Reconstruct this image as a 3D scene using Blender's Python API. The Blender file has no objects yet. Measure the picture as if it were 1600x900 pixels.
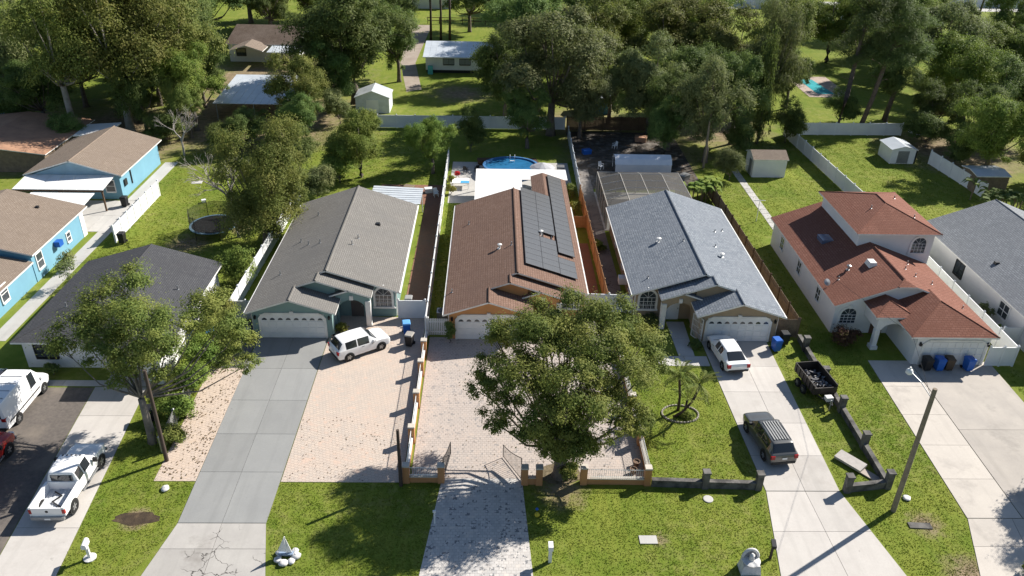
import bpy, math, random
import numpy as np
from mathutils import Matrix, Vector
R = math.radians
scene = bpy.context.scene
COL = scene.collection

# ------------------------------------------------------------------ camera, sky, sun, exposure
cam_d = bpy.data.cameras.new('camera'); cam = bpy.data.objects.new('camera', cam_d); COL.objects.link(cam)
cam_d.sensor_width = 36; cam_d.lens = 28.125; cam_d.clip_end = 3000
_p, _r, _a = R(29.4), R(1.35), R(1.65)
fwd = Vector((math.sin(_a)*math.cos(_p), math.cos(_a)*math.cos(_p), -math.sin(_p)))
rgt = Vector((math.cos(_a), -math.sin(_a), 0)); upv = rgt.cross(fwd)
ex = math.cos(_r)*rgt + math.sin(_r)*upv; ey = -math.sin(_r)*rgt + math.cos(_r)*upv
cam.matrix_world = Matrix(((ex.x, ey.x, -fwd.x, 0), (ex.y, ey.y, -fwd.y, 0), (ex.z, ey.z, -fwd.z, 34.4), (0, 0, 0, 1)))
scene.camera = cam
SUN_EL, SUN_AZ = R(36), R(57.5)          # azimuth measured from +Y towards +X
world = bpy.data.worlds.new('World'); scene.world = world; world.use_nodes = True
wn = world.node_tree.nodes; bg = wn['Background']
sky = wn.new('ShaderNodeTexSky'); sky.sky_type = 'NISHITA'; sky.sun_disc = False
sky.air_density = 1.0; sky.dust_density = .4; sky.ozone_density = 1.5; sky.sun_elevation = SUN_EL; sky.sun_rotation = SUN_AZ
world.node_tree.links.new(sky.outputs[0], bg.inputs[0]); bg.inputs[1].default_value = 0.062
sun_d = bpy.data.lights.new('sun', 'SUN'); sun_d.energy = 5.0; sun_d.angle = R(0.5); sun_d.color = (1, .945, .86)
sun = bpy.data.objects.new('sun', sun_d); COL.objects.link(sun)
sv = Vector((math.cos(SUN_EL)*math.sin(SUN_AZ), math.cos(SUN_EL)*math.cos(SUN_AZ), math.sin(SUN_EL)))
sun.rotation_euler = sv.to_track_quat('Z', 'Y').to_euler(); sun.location = sv*100
scene.view_settings.view_transform = 'Standard'; scene.view_settings.look = 'None'
scene.view_settings.exposure = 0.85; scene.view_settings.gamma = 1
scene.cycles.max_bounces = 6; scene.cycles.transparent_max_bounces = 12

# ------------------------------------------------------------------ helpers
class MB:
    def __init__(s): s.v, s.f, s.m, s.M = [], [], [], None
    def add(s, pts, faces, m=0):
        b = len(s.v)
        if s.M is not None: pts = [s.M @ Vector(p) for p in pts]
        s.v += [tuple(p) for p in pts]
        for f in faces: s.f.append([b+i for i in f]); s.m.append(m)
        return s
    def poly(s, pts, m=0): return s.add(pts, [list(range(len(pts)))], m)
    def box(s, a, b, m=0):
        x0, y0, z0 = a; x1, y1, z1 = b
        return s.add([(x0,y0,z0),(x1,y0,z0),(x1,y1,z0),(x0,y1,z0),(x0,y0,z1),(x1,y0,z1),(x1,y1,z1),(x0,y1,z1)],
                     [[0,3,2,1],[4,5,6,7],[0,1,5,4],[1,2,6,5],[2,3,7,6],[3,0,4,7]], m)
    def frus(s, a, b, k, m=0):               # box whose top is scaled by k about its centre
        x0, y0, z0 = a; x1, y1, z1 = b; cx, cy = (x0+x1)/2, (y0+y1)/2
        t = lambda x, y: (cx+(x-cx)*k, cy+(y-cy)*k, z1)
        return s.add([(x0,y0,z0),(x1,y0,z0),(x1,y1,z0),(x0,y1,z0),t(x0,y0),t(x1,y0),t(x1,y1),t(x0,y1)],
                     [[0,3,2,1],[4,5,6,7],[0,1,5,4],[1,2,6,5],[2,3,7,6],[3,0,4,7]], m)
    def ext(s, poly, off, m=0, ms=None):     # extrude 3-D polygon by a vector
        n = len(poly); o = Vector(off); q = [Vector(p) for p in poly]; q2 = [p+o for p in q]
        s.add(q, [list(range(n))], m); b = len(s.v)-n
        s.add(q2, [list(range(n))[::-1]], m if ms is None else ms)
        for i in range(n):
            j = (i+1) % n
            s.f.append([b+i, b+j, b+n+j, b+n+i]); s.m.append(m if ms is None else ms)
        return s
    def slab(s, poly, t=.13, m=0, ms=1): return s.ext(poly, (0,0,-t), m, ms)
    def tube(s, pts, rad, n=8, m=0, cap=True):
        pts = [Vector(p) for p in pts]; rings = []; up = Vector((0,0,1))
        for i, p in enumerate(pts):
            d = (pts[min(i+1,len(pts)-1)] - pts[max(i-1,0)]).normalized()
            a = d.cross(up)
            if a.length < .05: a = d.cross(Vector((1,0,0)))
            a.normalize(); b = d.cross(a); r = rad[i] if hasattr(rad, '__len__') else rad
            rings.append([p + a*(r*math.cos(2*math.pi*k/n)) + b*(r*math.sin(2*math.pi*k/n)) for k in range(n)])
        V = [v for r_ in rings for v in r_]; F = []
        for i in range(len(pts)-1):
            for k in range(n): F.append([i*n+k, i*n+(k+1)%n, (i+1)*n+(k+1)%n, (i+1)*n+k])
        if cap: F += [list(range(n))[::-1], [(len(pts)-1)*n+k for k in range(n)]]
        return s.add(V, F, m)
    def lathe(s, prof, n=16, c=(0,0,0), m=0, sx=1, sy=1, cap=True):
        V = [(c[0]+r*sx*math.cos(2*math.pi*k/n), c[1]+r*sy*math.sin(2*math.pi*k/n), c[2]+z) for r, z in prof for k in range(n)]
        F = [[i*n+k, i*n+(k+1)%n, (i+1)*n+(k+1)%n, (i+1)*n+k] for i in range(len(prof)-1) for k in range(n)]
        if cap: F += [list(range(n))[::-1], [(len(prof)-1)*n+k for k in range(n)]]
        return s.add(V, F, m)
    def mesh(s, name, mats, smooth=False):
        me = bpy.data.meshes.new(name); me.from_pydata(s.v, [], s.f)
        for m in mats if isinstance(mats, (list, tuple)) else [mats]: me.materials.append(m)
        me.polygons.foreach_set('material_index', s.m)
        if smooth:
            me.polygons.foreach_set('use_smooth', [True]*len(me.polygons))
            if smooth != 2: me.set_sharp_from_angle(angle=R(38))
        me.update(); return me
    def build(s, name, mats, parent=None, smooth=False, loc=None, rot=None):
        return place(name, s.mesh(name, mats, smooth), parent, loc, rot)
WORLD = set()
def place(name, me, parent=None, loc=None, rot=None, sc=None):
    o = bpy.data.objects.new(name, me); COL.objects.link(o)
    if loc is not None: o.location = loc
    if rot is not None: o.rotation_euler = rot
    if sc is not None: o.scale = sc
    if parent is not None:
        o.parent = parent
        if parent.name in WORLD: o.matrix_parent_inverse = Matrix.Translation(-Vector(parent.location))
    return o
def tag(o, label, cat, group=None):
    o['label'] = label; o['category'] = cat
    if group: o['group'] = group
    return o
def thing(name, label, cat, loc=(0,0,0), rz=0, group=None, world=False):
    o = bpy.data.objects.new(name, None); COL.objects.link(o); o.location = loc; o.rotation_euler = (0,0,rz)
    if world: WORLD.add(o.name)
    return tag(o, label, cat, group)
def struct(name, mb, mats, parent=None):
    o = mb.build(name, mats, parent)
    if parent is None: o['kind'] = 'structure'
    return o
def dup(root, loc, rz, label):
    r = root.copy(); COL.objects.link(r); r.location = loc; r.rotation_euler = (0,0,rz); r['label'] = label
    for ch in list(root.children):
        c = ch.copy(); COL.objects.link(c); c.parent = r
        for g in list(ch.children):
            d = g.copy(); COL.objects.link(d); d.parent = c
    return r

# ------------------------------------------------------------------ materials
def nodes(name):
    m = bpy.data.materials.new(name); m.use_nodes = True; nt = m.node_tree
    return m, nt, nt.nodes, nt.links, nt.nodes['Principled BSDF']
def N(nt, t, **k):
    n = nt.nodes.new(t)
    for a, b in k.items(): setattr(n, a, b)
    return n
def noise(nt, vec, scale, detail=4, rough=.6):
    n = N(nt, 'ShaderNodeTexNoise'); n.inputs['Scale'].default_value = scale; n.inputs['Detail'].default_value = detail
    n.inputs['Roughness'].default_value = rough; nt.links.new(vec, n.inputs['Vector']); return n.outputs[0]
def mix(nt, f, a, b, mode='MIX'):
    n = N(nt, 'ShaderNodeMix', data_type='RGBA', blend_type=mode)
    for i, x in ((0, f), (6, a), (7, b)):
        if isinstance(x, (int, float)): n.inputs[i].default_value = x
        elif isinstance(x, tuple): n.inputs[i].default_value = (*x, 1)
        else: nt.links.new(x, n.inputs[i])
    return n.outputs[2]
def ramp(nt, f, lo, hi, a=0., b=1.):
    n = N(nt, 'ShaderNodeMapRange'); nt.links.new(f, n.inputs[0])
    for i, x in enumerate((lo, hi, a, b)): n.inputs[i+1].default_value = x
    return n.outputs[0]
def mth(nt, op, a, b=0.):
    n = N(nt, 'ShaderNodeMath', operation=op)
    for i, x in enumerate((a, b)):
        if isinstance(x, (int, float)): n.inputs[i].default_value = x
        else: nt.links.new(x, n.inputs[i])
    return n.outputs[0]
def vm(nt, op, a, b):
    n = N(nt, 'ShaderNodeVectorMath', operation=op)
    for i, x in enumerate((a, b)):
        if isinstance(x, tuple): n.inputs[i].default_value = x
        else: nt.links.new(x, n.inputs[i])
    return n
def bump(nt, p, h, s, d=.02):
    b = N(nt, 'ShaderNodeBump'); b.inputs['Strength'].default_value = s; b.inputs['Distance'].default_value = d
    nt.links.new(h, b.inputs['Height']); nt.links.new(b.outputs[0], p.inputs['Normal'])
def pos(nt): return N(nt, 'ShaderNodeNewGeometry').outputs['Position']
def mat(name, c, c2=None, scale=1.2, rough=.75, bs=0, bscale=30, metal=0, spec=.35, c3=None, s3=.25, coat=0, rnd=0):
    m, nt, ns, ln, p = nodes(name)
    p.inputs['Roughness'].default_value = rough; p.inputs['Metallic'].default_value = metal
    p.inputs['Specular IOR Level'].default_value = spec; p.inputs['Coat Weight'].default_value = coat
    P = pos(nt); c2 = c2 or tuple(x*.8 for x in c)
    f = ramp(nt, noise(nt, P, scale), .32, .68); col = mix(nt, f, c, c2)
    if c3: col = mix(nt, ramp(nt, noise(nt, P, s3, 6), .5, .68), col, c3)
    if rnd:
        oi = N(nt, 'ShaderNodeObjectInfo'); k = ramp(nt, oi.outputs['Random'], 0, 1, 1-rnd, 1+rnd)
        hv = N(nt, 'ShaderNodeHueSaturation'); ln.new(col, hv.inputs['Color']); ln.new(k, hv.inputs['Value']); col = hv.outputs[0]
    ln.new(col, p.inputs['Base Color'])
    if bs: bump(nt, p, noise(nt, P, bscale, 3), bs)
    return m
def glassy(name, c, rough=.06):
    m, nt, ns, ln, p = nodes(name); p.inputs['Base Color'].default_value = (*c, 1); p.inputs['Roughness'].default_value = rough
    p.inputs['Specular IOR Level'].default_value = .8; return m
def shingle(name, c1, c2, c3, course=.17, tab=.32, bs=.5):
    m, nt, ns, ln, p = nodes(name); p.inputs['Roughness'].default_value = .92; p.inputs['Specular IOR Level'].default_value = .2
    g = N(nt, 'ShaderNodeNewGeometry'); t = vm(nt, 'NORMALIZE', vm(nt, 'CROSS_PRODUCT', (0,0,1), g.outputs['True Normal']).outputs[0], (0,0,0)).outputs[0]
    s = vm(nt, 'CROSS_PRODUCT', g.outputs['True Normal'], t).outputs[0]
    u = vm(nt, 'DOT_PRODUCT', g.outputs['Position'], t).outputs['Value']; v = vm(nt, 'DOT_PRODUCT', g.outputs['Position'], s).outputs['Value']
    c = N(nt, 'ShaderNodeCombineXYZ'); ln.new(u, c.inputs[0]); ln.new(v, c.inputs[1])
    b = N(nt, 'ShaderNodeTexBrick'); ln.new(c.outputs[0], b.inputs[0]); b.offset = .5
    b.inputs['Color1'].default_value = (*c1,1); b.inputs['Color2'].default_value = (*c2,1); b.inputs['Mortar'].default_value = (*[x*.48 for x in c1],1)
    b.inputs['Scale'].default_value = 1; b.inputs['Mortar Size'].default_value = .018; b.inputs['Brick Width'].default_value = tab; b.inputs['Row Height'].default_value = course
    P = g.outputs['Position']
    col = mix(nt, ramp(nt, noise(nt, P, .35, 5), .4, .7), b.outputs[0], c3)
    col = mix(nt, ramp(nt, noise(nt, P, 9, 3), .3, .7, .8, 0), col, mix(nt, .5, b.outputs[0], tuple(x*.7 for x in c1)))
    st = N(nt, 'ShaderNodeMapping'); st.inputs['Scale'].default_value = (2.2, .12, 1); ln.new(c.outputs[0], st.inputs[0])     # rain streaks down the slope
    col = mix(nt, ramp(nt, noise(nt, st.outputs[0], 1, 5), .5, .8, 0, .45), col, tuple(x*.62 for x in c1))
    ln.new(col, p.inputs['Base Color'])
    h = mth(nt, 'ADD', mth(nt, 'MULTIPLY', b.outputs['Fac'], -1.), mth(nt, 'MULTIPLY', noise(nt, P, 40, 2), .5))
    bump(nt, p, h, bs, .015); return m
def paver(name, c1, c2, c3, bw=.24, bh=.16, mort=.012, off=.5, rot=0, dark=(.12,.1,.09), dk=.62, grey=0):
    m, nt, ns, ln, p = nodes(name); p.inputs['Roughness'].default_value = .9; p.inputs['Specular IOR Level'].default_value = .25
    P = pos(nt); mp = N(nt, 'ShaderNodeMapping'); mp.inputs['Rotation'].default_value = (0,0,rot); ln.new(P, mp.inputs[0])
    b = N(nt, 'ShaderNodeTexBrick'); ln.new(mp.outputs[0], b.inputs[0]); b.offset = off
    b.inputs['Color1'].default_value = (*c1,1); b.inputs['Color2'].default_value = (*c2,1); b.inputs['Mortar'].default_value = (*[x*.66 for x in c1],1)
    b.inputs['Scale'].default_value = 1; b.inputs['Mortar Size'].default_value = mort; b.inputs['Brick Width'].default_value = bw; b.inputs['Row Height'].default_value = bh
    # a second, coarser brick picks odd dark or pink stones
    b2 = N(nt, 'ShaderNodeTexBrick'); ln.new(mp.outputs[0], b2.inputs[0]); b2.offset = off
    for k in ('Color1','Color2','Mortar'): b2.inputs[k].default_value = {'Color1':(0,0,0,1),'Color2':(1,1,1,1),'Mortar':(.3,.3,.3,1)}[k]
    b2.inputs['Scale'].default_value = 1; b2.inputs['Mortar Size'].default_value = 0; b2.inputs['Brick Width'].default_value = bw; b2.inputs['Row Height'].default_value = bh
    odd = ramp(nt, mth(nt, 'MULTIPLY', b2.outputs[0], noise(nt, P, 1.1, 3)), .42, .6)
    col = mix(nt, odd, b.outputs[0], c3)
    col = mix(nt, ramp(nt, noise(nt, P, .45, 6, .7), .45, .75, 0, .55), col, c3)
    if grey: col = mix(nt, mth(nt, 'MULTIPLY', ramp(nt, mth(nt, 'MULTIPLY', mth(nt, 'SUBTRACT', 1., b2.outputs[0]), noise(nt, P, 5.5, 2)), .43, .52), grey), col, (.15,.155,.165))
    # moss and grime in blotches
    gr = mth(nt, 'MULTIPLY', ramp(nt, noise(nt, P, 2.6, 5, .75), dk, dk+.06), ramp(nt, noise(nt, P, .3, 2), .4, .6))
    col = mix(nt, gr, col, dark); ln.new(col, p.inputs['Base Color'])
    bump(nt, p, mth(nt, 'SUBTRACT', mth(nt, 'MULTIPLY', noise(nt, P, 18, 2), .3), b.outputs['Fac']), .5, .012); return m
def concrete(name, c, c2, crack=0, stain=None):
    m, nt, ns, ln, p = nodes(name); p.inputs['Roughness'].default_value = .88; p.inputs['Specular IOR Level'].default_value = .25
    P = pos(nt); col = mix(nt, ramp(nt, noise(nt, P, .5, 7, .65), .35, .7), c, c2)
    col = mix(nt, ramp(nt, noise(nt, P, 14, 3), .3, .7, 0, .25), col, tuple(x*.7 for x in c))
    if stain: col = mix(nt, ramp(nt, noise(nt, P, .33, 5, .7), .55, .7, 0, .75), col, stain)
    ty = N(nt, 'ShaderNodeMapping'); ty.inputs['Scale'].default_value = (1.5,.1,1); ln.new(P, ty.inputs[0]); col = mix(nt, ramp(nt, noise(nt, ty.outputs[0], 1, 4), .52, .72, 0, .4), col, tuple(x*.68 for x in c))
    col = mix(nt, ramp(nt, noise(nt, P, 1.9, 4, .65), .68, .76, 0, .55), col, tuple(x*.45 for x in c))
    oi = N(nt, 'ShaderNodeObjectInfo'); k = ramp(nt, oi.outputs['Random'], 0, 1, .9, 1.07)
    hv = N(nt, 'ShaderNodeHueSaturation'); ln.new(col, hv.inputs['Color']); ln.new(k, hv.inputs['Value']); col = hv.outputs[0]
    if crack:
        v = N(nt, 'ShaderNodeTexVoronoi', feature='DISTANCE_TO_EDGE'); v.inputs['Scale'].default_value = .95
        nz = N(nt, 'ShaderNodeTexNoise'); nz.inputs['Scale'].default_value = 1.6; nz.inputs['Detail'].default_value = 6; ln.new(P, nz.inputs['Vector'])
        wp = vm(nt, 'MULTIPLY', nz.outputs['Color'], (.9,.9,0)).outputs[0]
        ln.new(vm(nt, 'ADD', P, wp).outputs[0], v.inputs['Vector'])
        cr = mth(nt, 'MULTIPLY', ramp(nt, v.outputs['Distance'], .006, .02, 1, 0), ramp(nt, noise(nt, P, .28, 2), .56-crack, .6-crack))
        col = mix(nt, cr, col, (.06,.055,.05))
    ln.new(col, p.inputs['Base Color']); bump(nt, p, noise(nt, P, 60, 2), .15, .01); return m
def leafmat(name, c1, c2, c3, trans=.36):
    m, nt, ns, ln, p = nodes(name); g = N(nt, 'ShaderNodeNewGeometry'); r = g.outputs['Random Per Island']
    oi = N(nt, 'ShaderNodeObjectInfo')
    big = noise(nt, g.outputs['Position'], .55, 3)
    col = mix(nt, r, c1, c2); col = mix(nt, ramp(nt, big, .42, .68), col, c3)
    hv = N(nt, 'ShaderNodeHueSaturation'); ln.new(col, hv.inputs['Color']); ln.new(ramp(nt, oi.outputs['Random'], 0, 1, .8, 1.3), hv.inputs['Value'])
    ln.new(ramp(nt, oi.outputs['Random'], 0, 1, .48, .515), hv.inputs['Hue']); col = hv.outputs[0]
    p.inputs['Roughness'].default_value = .65; p.inputs['Specular IOR Level'].default_value = .14; ln.new(col, p.inputs['Base Color'])
    t = N(nt, 'ShaderNodeBsdfTranslucent'); ln.new(mix(nt, .35, col, (.19,.26,.055)), t.inputs[0])
    ms = N(nt, 'ShaderNodeMixShader'); ms.inputs[0].default_value = trans
    ln.new(p.outputs[0], ms.inputs[1]); ln.new(t.outputs[0], ms.inputs[2]); ln.new(ms.outputs[0], ns['Material Output'].inputs[0]); return m
def groundmat(name='grass_ground', blade=False):
    m, nt, ns, ln, p = nodes(name); p.inputs['Roughness'].default_value = .95; p.inputs['Specular IOR Level'].default_value = .1
    P = pos(nt); a = ramp(nt, noise(nt, P, .16, 5, .6), .36, .66); b = ramp(nt, noise(nt, P, 3.2, 5, .75), .3, .7); c = ramp(nt, noise(nt, P, .7, 5, .7), .4, .7)
    col = mix(nt, a, (.115,.17,.02), (.2,.228,.038)); col = mix(nt, b, mix(nt, .25, col, (.06,.1,.01)), col); col = mix(nt, mth(nt, 'MULTIPLY', c, .55), col, (.235,.25,.05))
    st = N(nt, 'ShaderNodeMapping'); st.inputs['Rotation'].default_value = (0,0,.5); st.inputs['Scale'].default_value = (1.9,.14,1); ln.new(P, st.inputs[0])     # mower passes
    col = mix(nt, ramp(nt, noise(nt, st.outputs[0], 1, 2), .45, .62, 0, .3), col, (.1,.16,.018))
    dry = mth(nt, 'MULTIPLY', ramp(nt, noise(nt, P, 1.3, 6, .75), .48, .74), ramp(nt, noise(nt, P, .11, 2), .4, .62)); col = mix(nt, mth(nt, 'MULTIPLY', dry, .7), col, (.31,.275,.115))
    mask = None
    for x, y, r, w in ((-5,121.5,4.5,3),(-20.2,33.7,.9,.35),(-33,108,16,8),(-50,101,14,8),(18,97,9,5),(14,108,8,6),(30,106,8,5),(60,98,9,5),(-36,128,14,8),(4.3,36.0,1.5,1.1),(9.6,32.2,.5,.5),(25.4,33.4,1.0,.7),(26.3,29.6,1.6,.9),(-25,72.5,1.2,1.),(-29,69,2.,1.2),(-3.0,33.3,.3,.3)):
        d = vm(nt, 'DISTANCE', P, (x, y, 0)).outputs['Value']
        d = mth(nt, 'ADD', d, mth(nt, 'MULTIPLY', mth(nt, 'SUBTRACT', noise(nt, P, 1.5/max(w,.4), 6, .75), .5), w*3.4))
        k = ramp(nt, d, r-w, r+w*.4, 1, 0); mask = k if mask is None else mth(nt, 'MAXIMUM', mask, k)
    soil = mix(nt, ramp(nt, noise(nt, P, 1.5, 5), .35, .65), (.30,.225,.155), (.17,.125,.085))
    col = mix(nt, mth(nt, 'MULTIPLY', mask, .35 if blade else .9), col, soil)
    if blade:
        g = N(nt, 'ShaderNodeNewGeometry'); hv = N(nt, 'ShaderNodeHueSaturation'); ln.new(col, hv.inputs['Color']); ln.new(ramp(nt, g.outputs['Random Per Island'], 0, 1, .92, 1.3), hv.inputs['Value']); col = hv.outputs[0]
        t = N(nt, 'ShaderNodeBsdfTranslucent'); ln.new(col, t.inputs[0]); ms = N(nt, 'ShaderNodeMixShader'); ms.inputs[0].default_value = .5
        ln.new(p.outputs[0], ms.inputs[1]); ln.new(t.outputs[0], ms.inputs[2]); ln.new(ms.outputs[0], ns['Material Output'].inputs[0])
    else: bump(nt, p, noise(nt, P, 11, 4, .75), .6, .06)
    ln.new(col, p.inputs['Base Color']); return m
def watermat(name, c):
    m, nt, ns, ln, p = nodes(name); P = pos(nt); ln.new(mix(nt, ramp(nt, noise(nt, P, .8, 2), .4, .6), c, tuple(x*.8 for x in c)), p.inputs['Base Color'])
    p.inputs['Roughness'].default_value = .08; bump(nt, p, noise(nt, P, 3, 2), .15, .05); return m
def meshscreen(name, c, alpha):
    m, nt, ns, ln, p = nodes(name); p.inputs['Base Color'].default_value = (*c,1); p.inputs['Alpha'].default_value = alpha; p.inputs['Roughness'].default_value = .8; return m

G = groundmat()
WHITE = mat('white_paint', (.78,.78,.77), (.72,.72,.71), rough=.5); VINYL = mat('white_vinyl', (.76,.77,.78), (.68,.69,.7), .7, .45, rnd=.03)
TRIM = mat('trim_white', (.8,.79,.76), rough=.6); DARK = mat('dark_metal', (.02,.02,.022), rough=.4); GLASS = glassy('window_glass', (.045,.055,.065), .05)
GREYMET = mat('grey_metal', (.35,.36,.37), rough=.4, metal=.6); RUBBER = mat('rubber', (.018,.018,.018), rough=.85); RIM = mat('rim_alloy', (.45,.46,.47), rough=.3, metal=.8)
TEAL = mat('teal_stucco', (.21,.315,.31), (.185,.28,.275), .6, .85, .25); ORANGE = mat('orange_stucco', (.56,.28,.115), (.49,.24,.1), .6, .85, .25)
TAN = mat('tan_stucco', (.36,.28,.19), (.31,.24,.165), .6, .85, .25); WSTUC = mat('white_stucco', (.76,.75,.75), (.68,.68,.68), .5, .85, .2)
BLUE = mat('blue_siding', (.17,.355,.46), (.15,.32,.42), .6, .7); LBLUE = mat('pale_blue_siding', (.28,.42,.52), rough=.7)
SH1 = shingle('shingle_grey_brown', (.198,.187,.172), (.24,.228,.212), (.16,.154,.147), .16, .34)
SH2 = shingle('shingle_rust_brown', (.185,.112,.083), (.235,.152,.118), (.16,.1,.078), .2, .3, .7)
SH3 = shingle('shingle_blue_grey', (.165,.19,.225), (.29,.315,.345), (.2,.22,.25), .2, .3, .7)
SH4 = shingle('shingle_terracotta', (.215,.088,.06), (.265,.122,.088), (.175,.076,.053), .2, .36, .8)
SH5 = shingle('shingle_grey', (.2,.215,.235), (.29,.305,.325), (.19,.2,.215), .18, .4); SH0 = shingle('shingle_dark_grey', (.07,.072,.08), (.1,.102,.108), (.06,.06,.066), .15, .3)
SHB = shingle('shingle_tan_brown', (.235,.185,.145), (.29,.235,.19), (.2,.16,.13), .16, .34); SHD = shingle('shingle_dark_brown', (.09,.065,.05), (.12,.09,.07), (.15,.12,.1), .2, .4)
RUST = mat('rusty_roof', (.42,.24,.15), (.3,.17,.11), .8, .85, .2)
PAV1 = paver('pavers_pink_tan', (.52,.435,.365), (.455,.395,.345), (.54,.41,.33), .26, .2, .012, .5, .35, dk=.66)
PAV1D = paver('pavers_leafy', (.54,.44,.36), (.47,.39,.33), (.52,.41,.32), .26, .2, .012, .5, .35, (.14,.085,.04), .64)
PAV2 = paver('pavers_grey_tan', (.46,.40,.358), (.40,.35,.318), (.48,.40,.345), .26, .21, .014, .5, 0, (.17,.15,.14), .60, .55)
PAV2A = paver('pavers_mixed_grey', (.58,.55,.52), (.4,.39,.38), (.58,.53,.48), .26, .21, .016, .5, 0, (.17,.15,.14), .6, .9); PAVD = paver('pavers_dark', (.17,.16,.165), (.13,.125,.13), (.19,.17,.17), .25, .12, .015); TERRA = paver('pavers_terracotta', (.26,.13,.085), (.22,.11,.075), (.2,.12,.09), .3, .15, .012, dk=.6)
CG = concrete('concrete_grey_painted', (.28,.282,.275), (.25,.253,.25), 0); CA = concrete('concrete_apron', (.44,.42,.39), (.37,.35,.33), .05, (.25,.23,.21)); CL = concrete('concrete_light', (.52,.49,.455), (.46,.43,.40), 0, (.40,.37,.34))
C4 = concrete('concrete_beige', (.53,.485,.43), (.47,.43,.385), .0, (.34,.31,.28)); CPATH = concrete('concrete_path', (.50,.485,.46), (.42,.41,.39)); BLOCK = mat('stained_block', (.17,.16,.148), (.075,.072,.068), 1.6, .9, .3, 20, c3=(.035,.034,.033), s3=.8)
ASPH = mat('asphalt_street', (.16,.155,.15), (.13,.127,.123), 2, .9, .4, 90); GRAV = mat('asphalt_millings', (.15,.13,.115), (.105,.092,.083), 4, .95, .8, 60, c3=(.2,.17,.14), s3=.4)
METROOF = mat('metal_roof', (.62,.66,.70), (.5,.54,.58), .6, .35, metal=.15); WOODO = mat('new_cedar', (.43,.25,.125), (.35,.2,.1), 2.5, .8, rnd=.1); WOODG = mat('old_wood', (.24,.18,.125), (.15,.115,.085), 2.5, .9, rnd=.12)
WOODD = mat('dark_wood', (.12,.075,.045), (.08,.05,.03), 2, .9); POLE = mat('pole_wood', (.28,.23,.17), (.2,.165,.125), 3, .9); POLED = mat('dark_pole', (.075,.055,.045), rough=.85)
BARK = mat('bark', (.19,.155,.125), (.11,.09,.075), 3, .95, .8, 14); BARKL = mat('pale_bark', (.36,.32,.28), (.22,.2,.175), 2, .95, .5, 14); BARKM = mat('mid_bark', (.25,.215,.18), (.15,.13,.11), 2.5, .95, .6, 14); BARKP = mat('pine_bark', (.17,.125,.1), (.1,.075,.06), 3, .95, .7, 14)
BINBLUE = mat('bin_blue', (.02,.12,.48), rough=.45); BINBLK = mat('bin_black', (.018,.018,.02), rough=.5); BINBRN = mat('bin_brown', (.07,.05,.035), rough=.6)
CARW = mat('car_white', (.82,.82,.82), (.8,.8,.8), rough=.25, coat=.6); CARG = mat('car_grey', (.14,.14,.135), (.13,.13,.125), rough=.28, metal=.5, coat=.6); CARR = mat('car_red', (.38,.02,.015), rough=.25, coat=.6); CARD = mat('car_dark', (.025,.025,.035), rough=.25, coat=.6)
RED = mat('tail_red', (.35,.012,.012), rough=.25); LAMPC = mat('headlight', (.7,.72,.74), rough=.12); PLASTIC = mat('dark_plastic', (.03,.03,.032), rough=.6); STONE = mat('white_stone', (.7,.69,.67), (.5,.49,.48), 4, .8); YEL = mat('yellow_paint', (.7,.55,.05))
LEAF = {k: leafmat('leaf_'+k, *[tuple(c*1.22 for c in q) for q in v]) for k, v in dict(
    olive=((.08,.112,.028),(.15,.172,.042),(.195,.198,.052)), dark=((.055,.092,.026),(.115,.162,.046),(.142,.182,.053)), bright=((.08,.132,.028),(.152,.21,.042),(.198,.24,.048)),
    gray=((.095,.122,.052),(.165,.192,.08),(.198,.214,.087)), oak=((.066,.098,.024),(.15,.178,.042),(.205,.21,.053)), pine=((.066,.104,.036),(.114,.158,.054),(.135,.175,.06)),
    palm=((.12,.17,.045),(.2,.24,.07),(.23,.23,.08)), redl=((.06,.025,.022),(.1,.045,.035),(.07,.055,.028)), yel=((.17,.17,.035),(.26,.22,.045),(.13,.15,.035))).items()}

# ------------------------------------------------------------------ the setting
rng = random.Random(7)
def flat(name, pts, z, m, z0=-.05, parent=None):
    mb = MB(); mb.ext([(x, y, z) for x, y in pts], (0,0,z0-z)); return struct(name, mb, m, parent)
ground = MB(); ground.poly([(-700,-150,0),(700,-150,0),(700,1100,0),(-700,1100,0)]); struct('ground', ground, G)
flat('street', [(-200,18),(200,18),(200,29.25),(-200,29.25)], .012, ASPH)
flat('street_kerb', [(-200,29.25),(200,29.25),(200,29.62),(-200,29.62)], .03, CPATH)
def lerp(a, b, t): return (a[0]+(b[0]-a[0])*t, a[1]+(b[1]-a[1])*t)
def slabs(name, q, us, vs, m, z=.035, gap=.012, mj=ASPH):
    """q = corners front-left, front-right, back-right, back-left; us, vs = split fractions"""
    base = flat(name, q, z-.022, mj)
    P = lambda u, v: lerp(lerp(q[0], q[1], u), lerp(q[3], q[2], u), v)
    for i in range(len(us)-1):
        for j in range(len(vs)-1):
            c = [P(us[i],vs[j]), P(us[i+1],vs[j]), P(us[i+1],vs[j+1]), P(us[i],vs[j+1])]
            cx, cy = sum(p[0] for p in c)/4, sum(p[1] for p in c)/4
            c = [(x+(gap if x < cx else -gap), y+(gap if y < cy else -gap), z) for x, y in c]
            MB().ext(c, (0,0,-.02)).build('slab', m, base)
    return base
def fr(*a): return [(x-a[0])/(a[-1]-a[0]) for x in a]
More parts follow.
